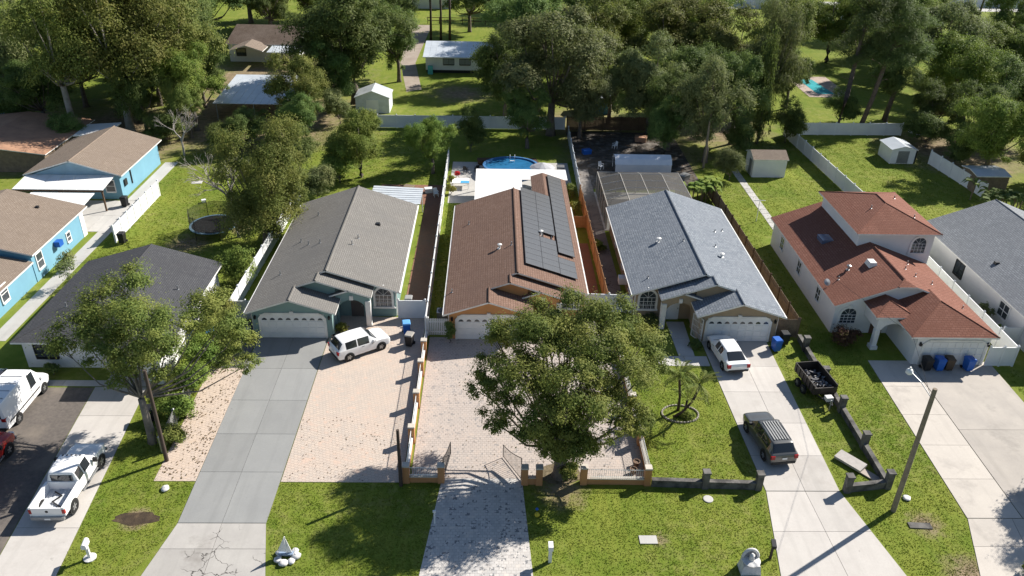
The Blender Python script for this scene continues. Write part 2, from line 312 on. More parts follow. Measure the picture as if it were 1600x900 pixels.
# lot with the teal house
slabs('driveway_grey', [(-17.75,33.4),(-12.75,33.4),(-12.75,52.95),(-18.15,52.95)], [0,.5,1], fr(33.4,37.6,41.2,44.8,48.6,52.95), CG)
slabs('driveway_apron', [(-18.4,29.6),(-11.85,29.6),(-12.75,33.38),(-17.75,33.38)], [0,.5,1], [0,.5,1], CA, .033)
flat('paver_yard', [(-12.7,36.75),(-5.35,36.75),(-5.35,55.95),(-9.0,55.95),(-12.3,56.4),(-12.3,53),(-12.7,53)], .03, PAV1)
flat('paver_strip', [(-20.35,36.8),(-17.85,36.8),(-18.05,48.6),(-20.6,48.6)], .026, PAV1D)
flat('paver_court', [(-20.6,48.65),(-18.1,48.65),(-18.25,53),(-18.9,55.2),(-20.9,55.2)], .024, PAVD)
flat('side_patio', [(-7.35,55.6),(-5.4,55.6),(-5.4,79),(-7.2,79)], .022, TERRA); flat('rear_patio', [(-12.5,79),(-5.4,79),(-5.4,84.5),(-12.5,84.5)], .02, TERRA)
# lot with the orange house
flat('paver_forecourt', [(-4.85,37.1),(9.65,37.1),(9.65,55.8),(7.4,55.8),(7.4,53),(-4.85,53)], .03, PAV2)
flat('paver_drive_apron', [(-3.75,29.6),(2.35,29.6),(1.95,37.1),(-2.95,37.1)], .027, PAV2A)
MB().ext([(4.3+1.35*math.cos(k*.5236)*(1+.1*math.sin(k*3)),37.55+.95*math.sin(k*.5236),.034) for k in range(12)],(0,0,-.02)).build('mulch_bed', mat('mulch',(.2,.16,.1),(.09,.07,.04),6,.95,.5,30))['kind']='structure'
flat('pool_patio', [(-4.85,79.5),(-1.8,79.5),(-1.8,83.4),(9,83.4),(9,92),(-4.85,92)], .02, CPATH); flat('deck_surround', [(-1.8,90.8),(-1,93.6),(5.2,93.6),(6,90.8)], .03, WOODD)
flat('side_yard_bricks', [(7.75,56.5),(9.3,56.5),(9.3,70),(7.75,70)], .02, TERRA)
# lot with the tan house
slabs('driveway_light', [(16.8,36.1),(21.35,36.1),(21.75,52.75),(16.55,52.75)], [0,.53,1], fr(36.1,39.3,42.6,46.1,49.3,52.75), CL)
slabs('driveway_light_apron', [(15.7,29.6),(22.6,29.6),(21.35,36.07),(16.8,36.07)], [0,.53,1], [0,.5,1], concrete('concrete_cracked',(.52,.49,.455),(.46,.43,.40),.0,(.40,.37,.34)), .033)
slabs('front_walk', [(12.6,49.3),(16.5,49.3),(16.5,50.6),(12.6,50.6)], [0,.55,1], [0,1], CPATH, .03); slabs('entry_walk', [(14.35,50.62),(15.6,50.62),(15.75,55.6),(14.3,55.6)], [0,1], [0,.5,1], CPATH, .03)
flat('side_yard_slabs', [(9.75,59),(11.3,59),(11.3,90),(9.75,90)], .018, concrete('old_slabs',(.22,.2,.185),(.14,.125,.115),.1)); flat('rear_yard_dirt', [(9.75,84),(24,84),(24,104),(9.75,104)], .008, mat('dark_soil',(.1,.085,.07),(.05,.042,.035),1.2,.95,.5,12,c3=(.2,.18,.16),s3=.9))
# two-storey house lot
slabs('driveway_beige', [(28.1,33.9),(31.4,33.9),(32.0,50.2),(28.85,50.2)], [0,1], fr(33.9,37.2,40.4,43.6,46.9,50.2), C4); slabs('driveway_beige_wide', [(31.43,33.9),(37.6,33.9),(38.2,50.1),(32.03,50.1)], [0,1], [0,.5,1], concrete('concrete_beige_worn',(.45,.41,.365),(.36,.33,.30),.0,(.28,.26,.235)), .034)
slabs('driveway_beige_apron', [(26.6,29.6),(38.4,29.6),(37.6,33.87),(28.1,33.87)], [0,.28,1], [0,.5,1], C4, .033)
slabs('garden_path', [(28.6,73),(29.5,73),(29.5,96),(28.6,96)], [0,1], [k/20 for k in range(21)], CPATH, .03, .03, G)
# grey bungalow lot
slabs('driveway_old', [(-26.3,29.6),(-22.8,29.6),(-24.3,46.2),(-27.9,46.2)], [0,1], fr(29.6,33,36.5,39.8,43,46.2), CL); flat('millings_yard', [(-52,29.7),(-26.36,29.7),(-27.95,46.15),(-52,46.15)], .01, GRAV)
slabs('front_path', [(-33.5,46.3),(-24.3,46.3),(-24.3,47.0),(-33.5,47.0)], [0,.35,.7,1], [0,1], CPATH, .03); slabs('house_walk', [(-27.4,47.03),(-24.6,47.03),(-24.8,48.6),(-27.4,48.6)], [0,.5,1], [0,1], CPATH, .03)
flat('bungalow_side_walk', [(-38.5,52),(-37.2,52),(-37.2,79),(-38.5,79)], .02, CPATH); slabs('rear_slab', [(-49,71.4),(-36.4,71.4),(-36.4,79),(-49,79)], [0,.25,.5,.75,1], [0,.5,1], CPATH, .03); flat('side_slab', [(-38.8,79.05),(-37.3,79.05),(-37.3,90.5),(-38.8,90.5)], .024, CPATH)
# beyond
flat('dirt_track', [(-13.4,122),(-11.2,123.5),(-13.6,140),(-13.0,172),(-17.5,172),(-16.2,140)], .006, mat('sandy_track',(.34,.29,.24),(.26,.21,.17),.5,.95,.3,10))
flat('far_pool_deck', [(49.3,122.6),(56.2,122.6),(56.2,135),(49.3,135)], .03, mat('pink_deck',(.42,.33,.28),rough=.85)); flat('far_pool_water', [(51.2,124.4),(53.9,124.4),(53.2,133),(50.9,133)], .05, watermat('pool_cyan',(.1,.5,.55)))
flat('far_road', [(40,196),(260,205),(260,216),(40,207)], .02, CPATH)
# paddock rails
pr_ = thing('paddock_fence','dark post-and-rail fence along the far paddock behind the palms','fence',(-7,173.5,0),world=True)
for k in range(9): MB().box((-14+k*2.4,173.4,0),(-13.85+k*2.4,173.55,1.4)).build('post',WOODD,pr_)
for z in (.6,1.2): MB().box((-14,173.34,z),(5.4,173.39,z+.14)).build('rail',WOODD,pr_)

MB().ext([(-20.2+1.3*math.cos(k*.35)*(1+.12*math.sin(k*2.7)),33.75+.5*math.sin(k*.35)*(1+.15*math.cos(k*1.9)),.012) for k in range(18)],(0,0,-.05)).build('soil_pit', mat('pit_soil',(.035,.024,.016),(.065,.045,.028),2.5,.95,.9,14,c3=(.1,.07,.04),s3=1.5))['kind'] = 'structure'
# grass blades on the lawns (nobody could count them)
def inpoly(x, y, poly):
    c = np.zeros(len(x), bool); j = len(poly)-1
    for i in range(len(poly)):
        xi, yi = poly[i]; xj, yj = poly[j]
        c ^= ((yi > y) != (yj > y)) & (x < (xj-xi)*(y-yi)/((yj-yi) or 1e-9)+xi); j = i
    return c
def blades(name, poly, dens, h, label, mats, seed=1, w=.035):
    r = np.random.default_rng(seed); P = np.array(poly); lo, hi = P.min(0), P.max(0); n = int((hi-lo).prod()*dens)
    x = r.uniform(lo[0], hi[0], n); y = r.uniform(lo[1], hi[1], n); k = inpoly(x, y, poly) & (((x+20.2)/1.3)**2+((y-33.75)/.52)**2 > 1) & (((x-4.3)/1.5)**2+((y-36.2)/.7)**2 > r.random(n)); x, y = x[k], y[k]
    clump = .55+.45*np.sin(x*2.1+1.7*np.sin(y*1.3))*np.sin(y*2.7+1.2*np.sin(x*1.9)); k = r.random(len(x)) < clump*.6+.45; x, y = x[k], y[k]; n = len(x); x = x+r.normal(0,.05,n); y = y+r.normal(0,.05,n)
    a = r.uniform(0, 6.283, n); hh = h*.48*r.uniform(.5, 1.25, n); lean = r.normal(0, .8, (n,2))*hh[:,None]; ww = w*r.uniform(.6,1.4,n)
    V = np.empty((n,3,3)); V[:,0] = np.stack([x-ww*np.cos(a), y-ww*np.sin(a), np.zeros(n)],1); V[:,1] = np.stack([x+ww*np.cos(a), y+ww*np.sin(a), np.zeros(n)],1)
    V[:,2] = np.stack([x+lean[:,0], y+lean[:,1], hh],1)
    o = place(name, npmesh(name, V.reshape(-1,3), 3, n, mats)); o['kind'] = 'stuff'; o['label'] = label; return o
def npmesh(name, V, k, n, m):
    me = bpy.data.meshes.new(name); me.vertices.add(len(V)); me.vertices.foreach_set('co', V.astype(np.float32).ravel())
    me.loops.add(n*k); me.loops.foreach_set('vertex_index', np.arange(n*k, dtype=np.int32)); me.polygons.add(n)
    me.polygons.foreach_set('loop_start', np.arange(0, n*k, k, dtype=np.int32)); me.polygons.foreach_set('loop_total', np.full(n, k, dtype=np.int32))
    me.materials.append(m); me.update(calc_edges=True); return me
GB = groundmat('grass_blade', True)
for i, (poly, dens, h, lab) in enumerate((
    ([(-22.75,29.7),(-18.85,29.7),(-17.8,33.4),(-17.9,36.7),(-20.4,36.75),(-20.6,48),(-22,47.5),(-24.1,46),(-22.9,31)], 190, .1, 'mown grass with a bare pit beside the white pickup'),
    ([(-11.5,29.7),(-3.8,29.7),(-3,36.7),(-12.65,36.7),(-12.7,33.4)], 190, .1, 'half shaded front lawn with a sailboat ornament'),
    ([(2.4,29.7),(15.6,29.7),(16.7,36),(2,36.6)], 190, .1, 'long front verge lawn with a concrete cover'),
    ([(9.95,37.1),(16.75,36.9),(16.45,49.2),(9.95,55)], 190, .1, 'front lawn around the curved palms'),
    ([(22.75,29.7),(26.6,29.7),(28,33.9),(28.8,50),(29,53),(24.9,56),(25,36),(21.5,36)], 170, .11, 'sloping lawn strip by the leaning street lamp'),
    ([(21.5,36.3),(24.2,36.9),(24.2,52),(21.9,52)], 150, .1, 'narrow lawn strip with a dump trailer'),
    ([(38.5,29.7),(50,29.7),(50,49),(38.5,49)], 60, .1, 'lawn at the far edge beside the beige driveway'),
    ([(-37,61),(-21.3,61),(-21.2,104),(-37,104)], 45, .13, 'sunny back lawn with a trampoline'), ([(24.8,56),(27,56),(27,72),(40.6,72),(40,103),(24.8,96)], 45, .13, 'back lawn around the small garden shed'),
    ([(40.8,72.5),(54.5,82),(54.5,103),(40.8,103)], 45, .13, 'fenced back lawn behind the two-storey house'), ([(-5,56),(-3.5,56),(-3.5,79),(-5,79)], 60, .12, 'shaded grass strip beside the orange house'),
    ([(-20.5,84.7),(-5.4,84.7),(-5.4,104),(-20.5,104)], 35, .14, 'shaded grass behind the teal house'))):
    blades('grass', poly, dens, h, lab, GB, i+1, .035 if dens > 100 else .06)

# ------------------------------------------------------------------ houses
def rectwin(parent, loc, w, h, rz=0, cols=2, rows=2, frame=WHITE, pane=GLASS, name='window'):
    f = MB(); t = .09
    f.box((-w/2-t,-.05,-t),(-w/2,.03,h+t)).box((w/2,-.05,-t),(w/2+t,.03,h+t)).box((-w/2,-.05,h),(w/2,.03,h+t)).box((-w/2-.04,-.09,-t-.05),(w/2+.04,.03,0))
    for i in range(1, cols): f.box((-w/2+w*i/cols-.02,-.045,0),(-w/2+w*i/cols+.02,-.02,h))
    for i in range(1, rows): f.box((-w/2,-.047,h*i/rows-.025),(w/2,-.018,h*i/rows+.025))
    o = f.build(name, frame, parent, loc=loc, rot=(0,0,rz))
    for i in range(cols):
        for j in range(rows):
            MB().box((-w/2+w*i/cols+.02,-.015,h*j/rows+.025),(-w/2+w*(i+1)/cols-.02,.0,h*(j+1)/rows-.025)).build('pane', pane, o)
    return o
def archwin(parent, loc, w, h, bars=True, rz=0, frame=TRIM):
    r = w/2; n = 14; arc = [(r*math.cos(math.pi*k/n), h+r*math.sin(math.pi*k/n)) for k in range(n+1)]; R2 = r+.17
    arc2 = [(R2*math.cos(math.pi*k/n), h+R2*math.sin(math.pi*k/n)) for k in range(n+1)]
    f = MB()
    for k in range(n):
        f.ext([(arc[k][0],-.07,arc[k][1]),(arc2[k][0],-.07,arc2[k][1]),(arc2[k+1][0],-.07,arc2[k+1][1]),(arc[k+1][0],-.07,arc[k+1][1])],(0,.09,0))
    f.box((-R2,-.07,0),(-r,.02,h)).box((r,-.07,0),(R2,.02,h)).box((-R2-.05,-.1,-.14),(R2+.05,.02,0)).box((-.1,-.1,h+r-.02),(.1,.02,h+r+.3))
    o = f.build('arched_window', frame, parent, loc=loc, rot=(0,0,rz))
    g = MB(); g.ext([(-r,0,0),(r,0,0)]+[(x,0,z) for x, z in arc],(0,.012,0)).build('pane', GLASS, o)
    b = MB()
    for i in range(1, 4): x = -r+w*i/4; b.box((x-.014,-.03,0),(x+.014,-.01,h))
    for z in (h*.33, h*.66, h): b.box((-r,-.032,z-.014),(r,-.008,z+.014))
    for k in (.25,.5,.75): b.tube([(0,-.02,h),(r*math.cos(math.pi*k),-.02,h+r*math.sin(math.pi*k))],.013,4)
    for i in range(9 if bars else 0): x = -r+w*(i+.5)/9; b.box((x-.008,-.06,.02),(x+.008,-.045,h*.55))
    b.build('window_bars', WHITE, o); return o
def garage_door(parent, loc, w=4.88, h=2.13, col=WHITE, lights=True, corner=.4, key=True):
    d = MB(); d.box((-w/2,-.02,0),(w/2,.05,h)); o = d.build('garage_door', col, parent, loc=loc)
    pm = MB().frus((-.26,-.035,0),(.26,0,.4),1).mesh('door_panel', col)
    for i in range(8):
        for j in range(4):
            if lights and j == 3: continue
            MB_ = place('door_panel', pm, o, (-w/2+w*(i+.5)/8,-.02,.07+j*h/4))
    if lights:
        lt = MB(); lt.ext([(-.2,-.03,0),(.2,-.03,0),(.14,-.03,.14),(0,-.03,.2),(-.14,-.03,.14)],(0,.012,0)); lm = lt.mesh('door_light', GLASS)
        for i in range(8): place('door_light', lm, o, (-w/2+w*(i+.5)/8,-.01,h*.77))
    t = MB(); b = .16
    pts = [(-w/2,0),(-w/2,h-corner),(-w/2+corner*.35,h-corner*.3),(-w/2+corner,h),(w/2-corner,h),(w/2-corner*.35,h-corner*.3),(w/2,h-corner),(w/2,0)]
    out = [(-w/2-b,0),(-w/2-b,h-corner+.1),(-w/2+.12,h+.02),(-w/2+corner,h+b),(w/2-corner,h+b),(w/2-.12,h+.02),(w/2+b,h-corner+.1),(w/2+b,0)]
    for k in range(7): t.ext([(pts[k][0],-.08,pts[k][1]),(out[k][0],-.08,out[k][1]),(out[k+1][0],-.08,out[k+1][1]),(pts[k+1][0],-.08,pts[k+1][1])],(0,.1,0))
    if key: t.frus((-.14,-.12,h-.03),(.14,.02,h+.3),1.0)
    t.build('door_surround', TRIM, parent, loc=loc); MB().box((-.06,-.045,.85),(.06,-.02,.92)).build('handle', DARK, o, loc=(.25,0,0)); return o
def wall_lamp(parent, loc): MB().frus((-.07,-.16,0),(.07,-.02,.22),1.25).box((-.05,-.05,.22),(.05,0,.3)).build('wall_lamp', DARK, parent, loc=loc)
def vent_pipe(parent, loc, r=.05, h=.35, m=GREYMET, cap=False):
    v = MB(); v.lathe([(r*2.2,-.15),(r*2.2,0),(r,.03),(r,h)]+([(r*2,h),(r*2.2,h+.08),(r*.5,h+.16)] if cap else []), 10); v.build('roof_vent', m, parent, loc=loc)
def box_vent(parent, loc, s=.22, m=DARK): MB().frus((-s,-s,-.1),(s,s,.16),.8).build('roof_vent', m, parent, loc=loc)
SL = .335
def twin(name, label, x0, mirror, wall, roof, y=0., rear=73.2, windowbars=True):
    t = thing(name, label, 'house', (x0+5.7, 53+y, 0), world=True)
    X = (lambda u: x0+11.4-u) if mirror else (lambda u: x0+u)
    zl = lambda u: 2.5+SL*u
    def pts(l, zf): return [(X(u), v+y, zf(u)) for u, v in l]
    def rf(l, zf):
        q = pts(l, zf); a = sum(q[i][0]*q[(i+1)%len(q)][1]-q[(i+1)%len(q)][0]*q[i][1] for i in range(len(q)))
        if a < 0: q = q[::-1]
        return MB().slab(q).build('roof', [roof, TRIM], t)
    # five roof slopes that share the long garage-side plane
    main = rf([(0,52.3),(3.45,52.3),(3.45,54.4),(5.1,54.4),(5.1,55.7),(5.7,55.7),(5.7,rear),(0,rear)], zl)
    rf([(3.45,52.3),(6.9,52.3),(6.9,54.75),(3.45,54.75)], lambda u: zl(3.45)-SL*(u-3.45))
    rf([(5.1,54.4),(9.35,54.4),(9.35,56.2),(5.1,56.2)], lambda u: zl(5.1)-SL*(u-5.1))
    rf([(7.6,54.4),(7.6,55.4),(6.05,55.4),(6.05,54.4)], lambda u: zl(5.1)-SL*2.5-SL*(7.6-u))
    right = rf([(5.7,55.7),(11.4,55.7),(11.4,rear),(5.7,rear)], lambda u: zl(5.7)-SL*(u-5.7))
    rc = MB(); rc.tube([(X(5.7),55.7+y,zl(5.7)+.0),(X(5.7),rear+y,zl(5.7))],.09,6); rc.build('ridge_cap', roof, main)
    MB().tube([(X(3.45),52.3+y,zl(3.45)),(X(3.45),54.6+y,zl(3.45))],.08,6).build('ridge_cap', roof, main); MB().tube([(X(5.1),54.4+y,zl(5.1)),(X(5.1),55.8+y,zl(5.1))],.08,6).build('ridge_cap', roof, main)
    def prof(l, y0, y1, nm='wall', m=wall): MB().ext([(X(u), y0+y, z) for u, z in l], (0,y1-y0,0)).build(nm, m, t)
    prof([(.4,0),(6.5,0),(6.5,2.38),(3.45,3.4),(.4,2.42)], 52.8, 56.1)
    prof([(.4,0),(11,0),(11,2.4),(5.7,4.2),(.4,2.42)], 56.12, rear-.4)
    prof([(3.7,2.3),(6.52,2.2),(6.52,3.45),(5.1,3.95),(3.7,3.45)], 54.78, 56.1); prof([(6.53,2.35),(9.2,2.35),(9.2,2.5),(6.53,3.4)], 54.95, 56.11)
    n = 12; arc = [(7.75-1.1*math.cos(math.pi*k/n), 1.45+.95*math.sin(math.pi*k/n)) for k in range(n+1)]
    prof([(6.51,0),(6.65,0)]+arc+[(8.85,0),(9.2,0),(9.2,2.5),(7.6,3.12),(6.51,2.75)], 54.62, 54.9, 'entry_arch')
    MB().box((X(9.02)-.2,54.5+y,0),(X(9.02)+.2,54.93+y,2.3)).build('column', TRIM, t)
    MB().box((X(7.75)-.14,54.5+y,2.42),(X(7.75)+.14,54.63+y,2.78)).build('keystone', TRIM, t)
    d = MB().box((X(7.9)-.5,56.04+y,0),(X(7.9)+.5,56.1+y,2.1)).build('front_door', mat(name+'_door',(.12,.1,.09)) if not mirror else WHITE, t); MB().box((X(7.9)+.36,55.99+y,1),(X(7.9)+.42,56.04+y,1.12)).build('handle', GREYMET, d)
    for u, y0 in ((11.44,55.75),(-.04,52.35)):
        gx_ = X(u); MB().box((gx_-.06,y0+y,2.34),(gx_+.06,rear+y-.05,2.46)).build('gutter', TRIM, t)
    for u, v in ((11.06,56.3),(.34,53.0)): MB().box((X(u)-.045,v+y-.045,0),(X(u)+.045,v+y+.045,2.34)).build('downpipe', TRIM, t)
    archwin(t, (X(10.05),56.1+y,.95), 1.3, 1.05, windowbars)
    MB().box((min(X(9.2),X(11.02)),56.03+y,.78),(max(X(9.2),X(11.02)),56.11+y,.86)).build('band', TRIM, t)
    garage_door(t, (X(3.45),52.78+y,0)); wall_lamp(t, (X(.62),52.78+y,1.75)); wall_lamp(t, (X(6.28),52.78+y,1.75))
    for v in (59,63.5,68): rectwin(t, (X(11.02) , v+y, .95), 1.0, 1.2, R(90) if not mirror else R(-90))
    return t, X, zl
h1, X1, Z1 = twin('teal_house', 'teal stucco house with grey-brown shingle roof and arched entry', -18.8, False, TEAL, SH1)
for u, v, k in ((2.1,63.2,0),(3.0,62.1,1),(4.1,61.7,1),(8.4,66.3,2),(7.2,62.6,0),(6.9,61.2,0),(1.6,57.5,0),(2.6,68.5,0)):
    z = Z1(u) if u < 5.7 else Z1(11.4-u)
    (box_vent if k == 2 else vent_pipe)(h1, (X1(u), v, z))
h2, X2, Z2 = twin('orange_house', 'orange stucco house with rust-brown shingle roof and white garage door', -3.68, False, ORANGE, SH2)
for u, v, c in ((4.3,60.9,1),(1.5,67.7,0),(5.3,60.9,0),(.5,55.5,0),(8.0,64.3,1)):
    vent_pipe(h2, (X2(u), v, Z2(u) if u < 5.7 else Z2(11.4-u)), .05 if not c else .09, .3, TRIM if c else GREYMET, c)
# rear wing of the orange house
MB().slab([(7.72,73.22,2.5),(7.72,80.2,2.5),(5.25,80.2,3.33),(5.25,73.22,3.33)][:]).build('wing_roof', [SH2, TRIM], h2)
MB().slab([(5.25,73.22,3.33),(5.25,80.2,3.33),(4.0,80.2,2.91),(4.0,73.22,2.91)]).build('wing_roof', [SH2, TRIM], h2); MB().ext([(4.2,73,0),(7.35,73,0),(7.35,73,2.45),(5.25,73,3.15),(4.2,73,2.8)],(0,6.9,0)).build('wing_wall', ORANGE, h2)
h3, X3, Z3 = twin('tan_house', 'tan stucco house with blue-grey shingle roof and barred arched window', 11.35, True, TAN, SH3)
for u, v, c in ((8.1,63.2,1),(3.2,60.4,1),(3.3,62.3,0),(9.9,57.6,0),(1.5,66.8,0),(2.4,66.0,0),(6.2,62.1,0)):
    vent_pipe(h3, (X3(u), v, Z3(u) if u < 5.7 else Z3(11.4-u)), .05 if not c else .1, .26, TRIM if c else GREYMET, c)
MB().box((10.95,60.2,.9),(11.7,60.9,1.5)).build('window_unit', WHITE, h3)
# open iron gate and entry enclosure of the tan house
gt = thing('entry_gate', 'white iron security gate standing open before the tan house door', 'gate', (15.9,53.6,0), R(-62))
fr_ = MB(); fr_.box((0,-.02,.05),(.05,.02,2.1)).box((1.15,-.02,.05),(1.2,.02,2.1)).box((.05,-.02,2.05),(1.15,.02,2.1)).box((.05,-.02,.05),(1.15,.02,.1)); fr_.build('frame', WHITE, gt)
for i in range(7): MB().box((.14+i*.15,-.012,.1),(.165+i*.15,.012,2.05)).build('bar', WHITE, gt)
for z in (.6,1.1,1.6): MB().box((.05,-.01,z),(1.15,.01,z+.03)).build('cross_bar', WHITE, gt)

# two-storey white house with terracotta roof
h4 = thing('two_storey_house', 'white two-storey house with terracotta shingle roofs and hipped garage', 'house', (32.4,53,0), world=True)
def hip(parent, x0, x1, y0, y1, z, s, m, front=True, back=True, nm='roof', t=.14):
    """hip or gable roof, ridge along Y when deeper than wide, all eaves at z"""
    w, d = x1-x0, y1-y0
    if d >= w:
        xm = (x0+x1)/2; k = w/2; zr = z+s*k; a = (xm, y0+(k if front else 0), zr); b = (xm, y1-(k if back else 0), zr)
        q = [[(x0,y0,z),a,b,(x0,y1,z)][::-1],[(x1,y0,z),(x1,y1,z),b,a]]
        if front: q.append([(x0,y0,z),(x1,y0,z),a])
        if back: q.append([(x1,y1,z),(x0,y1,z),b])
    else:
        ym = (y0+y1)/2; k = d/2; zr = z+s*k; a = (x0+(k if front else 0), ym, zr); b = (x1-(k if back else 0), ym, zr)
        q = [[(x0,y0,z),(x1,y0,z),b,a],[(x1,y1,z),(x0,y1,z),a,b]]
        if front: q.append([(x0,y1,z),(x0,y0,z),a])
        if back: q.append([(x1,y0,z),(x1,y1,z),b])
    for p in q: MB().slab(p, t).build(nm, [m, TRIM], parent)
    c = MB(); c.tube([a,b],.05,6)
    for e in ([(x0,y0,z),(x1,y0,z)] if front and d >= w else []): c.tube([e,a],.045,6)
    for e in ([(x0,y1,z),(x1,y1,z)] if back and d >= w else []): c.tube([e,b],.045,6)
    if d < w:
        for e in ([(x0,y0,z),(x0,y1,z)] if front else []): c.tube([e,a],.045,6)
        for e in ([(x1,y0,z),(x1,y1,z)] if back else []): c.tube([e,b],.045,6)
    c.build('ridge_cap', m, parent); return zr
S4 = .375; xe0, xe1 = 27.05, 37.85; xm = (xe0+xe1)/2; zr4 = 2.7+S4*(xm-xe0); ZL4 = lambda x: 2.7+S4*(x-xe0); ZR4 = lambda x: 2.7+S4*(xe1-x)
jx = xm-.75; jz = ZL4(jx)
MB().slab([(xe0,53.8,2.7),(jx,53.8,jz),(xm,54.6,zr4),(xm,70.7,zr4),(xe0,70.7,2.7)][::-1]).build('roof', [SH4, TRIM], h4)
MB().slab([(xe1,50.5,2.7),(xe1,70.7,2.7),(xm,70.7,zr4),(xm,54.6,zr4),(xm+.75,53.8,jz),(34.75,53.8,ZR4(34.75)),(34.75,52.4,ZR4(34.75))]).build('roof', [SH4, TRIM], h4)
MB().slab([(jx,53.8,jz),(xm+.75,53.8,jz),(xm,54.6,zr4)]).build('roof', [SH4, TRIM], h4)
MB().tube([(xm,54.6,zr4),(xm,60.5,zr4)],.09,6).build('ridge_cap', SH4, h4); MB().tube([(jx,53.8,jz),(xm,54.6,zr4)],.08,6).build('ridge_cap', SH4, h4)
def slope4(l): MB().slab(l).build('roof', [SH4, TRIM], h4)
zg = 2.7+.42*3.28; gx = 34.46      # garage hip
slope4([(31.18,49.35,2.7),(37.83,49.35,2.7),(gx,52.4,zg)]); slope4([(31.18,49.35,2.7),(gx,52.4,zg),(gx,54.3,zg),(31.18,54.3,2.7)][::-1]); slope4([(37.83,49.35,2.7),(37.83,54.0,2.7),(gx,54.0,zg),(gx,52.4,zg)])
MB().tube([(31.18,49.35,2.7),(gx,52.4,zg),(37.83,49.35,2.7)],.045,6).build('ridge_cap', SH4, h4)
ex0, ex1, ey0, ey1, ez = 29.45, 32.6, 51.7, 55.2, 2.95; exm = (ex0+ex1)/2; ezr = ez+.42*1.57
slope4([(ex0,ey0,ez),(ex1,ey0,ez),(exm,ey0+1.57,ezr)]); slope4([(ex0,ey0,ez),(exm,ey0+1.57,ezr),(exm,ey1,ezr),(ex0,ey1,ez)][::-1]); slope4([(ex1,ey0,ez),(ex1,ey1,ez),(exm,ey1,ezr),(exm,ey0+1.57,ezr)])
MB().tube([(ex0,ey0,ez),(exm,ey0+1.57,ezr),(ex1,ey0,ez)],.04,6).build('ridge_cap', SH4, h4)
MB().ext([(27.35,54.2,0),(37.5,54.2,0),(37.5,54.2,2.62),(xm+.7,54.2,jz-.2),(jx+.05,54.2,jz-.2),(27.35,54.2,2.62)],(0,16.1,0)).build('wall', WSTUC, h4)
MB().box((31.95,49.75,0),(37.5,54.19,2.6)).build('garage_wall', WSTUC, h4); garage_door(h4, (34.85,49.73,0), 4.6, 2.1, WHITE, False, .3, False); wall_lamp(h4,(32.2,49.73,1.75)); wall_lamp(h4,(37.35,49.73,1.75))
n = 10; arc = [(31.05-.85*math.cos(math.pi*k/n), 1.75+.55*math.sin(math.pi*k/n)) for k in range(n+1)]
MB().ext([(x,51.85,z) for x, z in [(29.75,1.75),(30.0,1.75),(30.15,1.75)]+arc[1:-1]+[(31.9,1.75),(31.93,1.75),(31.93,2.85),(29.75,2.85)]],(0,.3,0)).build('entry_arch', WSTUC, h4)
MB().box((29.72,51.8,0),(30.08,52.2,1.74)).box((29.62,51.7,0),(30.18,52.3,.3)).build('column', WSTUC, h4); MB().box((29.76,52.18,1.76),(29.96,54.18,2.85)).build('entry_beam', WSTUC, h4)
MB().box((30.5,54.12,0),(31.5,54.19,2.1)).build('front_door', mat('brown_door',(.16,.09,.06)), h4)
archwin(h4, (28.5,54.18,.95), 1.25, .75, False)
for v in (57.7,62.5,67.3): rectwin(h4, (27.33,v,1.0), .8, 1.1, R(-90))
MB().ext([(31.4,61.3,2.6),(37.95,61.3,2.6),(37.95,61.3,5.6),(31.4,61.3,5.6)],(0,8.6,0)).build('upper_wall', WSTUC, h4)
hip(h4, 31.0, 38.35, 60.9, 70.3, 5.65, .36, SH4); archwin(h4, (36.75,61.28,3.75), 1.2, .85, False)
for x, y_, k in ((29.6,58.2,1),(31.3,58.0,2),(28.5,57.2,0),(33.9,57.4,0),(34.3,56.4,0),(35.6,56.0,0),(34.9,59.0,0),(33.4,64.4,3),(36.7,63.1,3),(36.9,67.5,3),(36.6,52.8,0)):
    z = 5.65+.36*min(x-31.0,38.35-x,y_-60.9) if k == 3 else (ZL4(x) if x < xm else ZR4(x))
    if k == 2: MB().frus((-.35,-.5,-.15),(.35,.5,.3),.75).build('roof_vent', TRIM, h4, loc=(x,y_,z))
    else: vent_pipe(h4, (x,y_,z), .09 if k == 1 else .045, .3, GREYMET, k == 1)
MB().box((29.2,63.2,ZL4(29.2)-.1),(30.2,64.5,ZL4(30.2)+.02)).build('skylight', glassy('skylight_glass',(.1,.13,.2),.15), h4)
MB().lathe([(.28,0),(.3,.05),(.05,.1)],14).build('satellite_dish', GREYMET, h4, loc=(27.4,56.8,3.2), rot=(R(55),0,R(20)))
# grey-roofed house beyond it
h5 = thing('grey_roof_house', 'white stucco house under a broad blue-grey hip roof', 'house', (47.4,55,0), world=True)
hip(h5, 41.35, 54.6, 49, 69.8, 2.75, .38, SH5, True, False); MB().box((41.8,49.5,0),(54.1,69.4,2.68)).build('wall', WSTUC, h5); MB().ext([(41.8,69.38,2.69),(54.1,69.38,2.69),(47.97,69.38,5.0)],(0,-.2,0)).build('gable', WSTUC, h5)
for v in (55.3,62.5): rectwin(h5, (41.78,v,.95), 1.3, 1.2, R(-90), 2, 2, DARK if v > 60 else WHITE)
for x, y_ in ((44.6,57.2),(43.2,60.0),(45.2,54.6)): box_vent(h5, (x,y_,2.75+.38*(x-41.35)), .2)
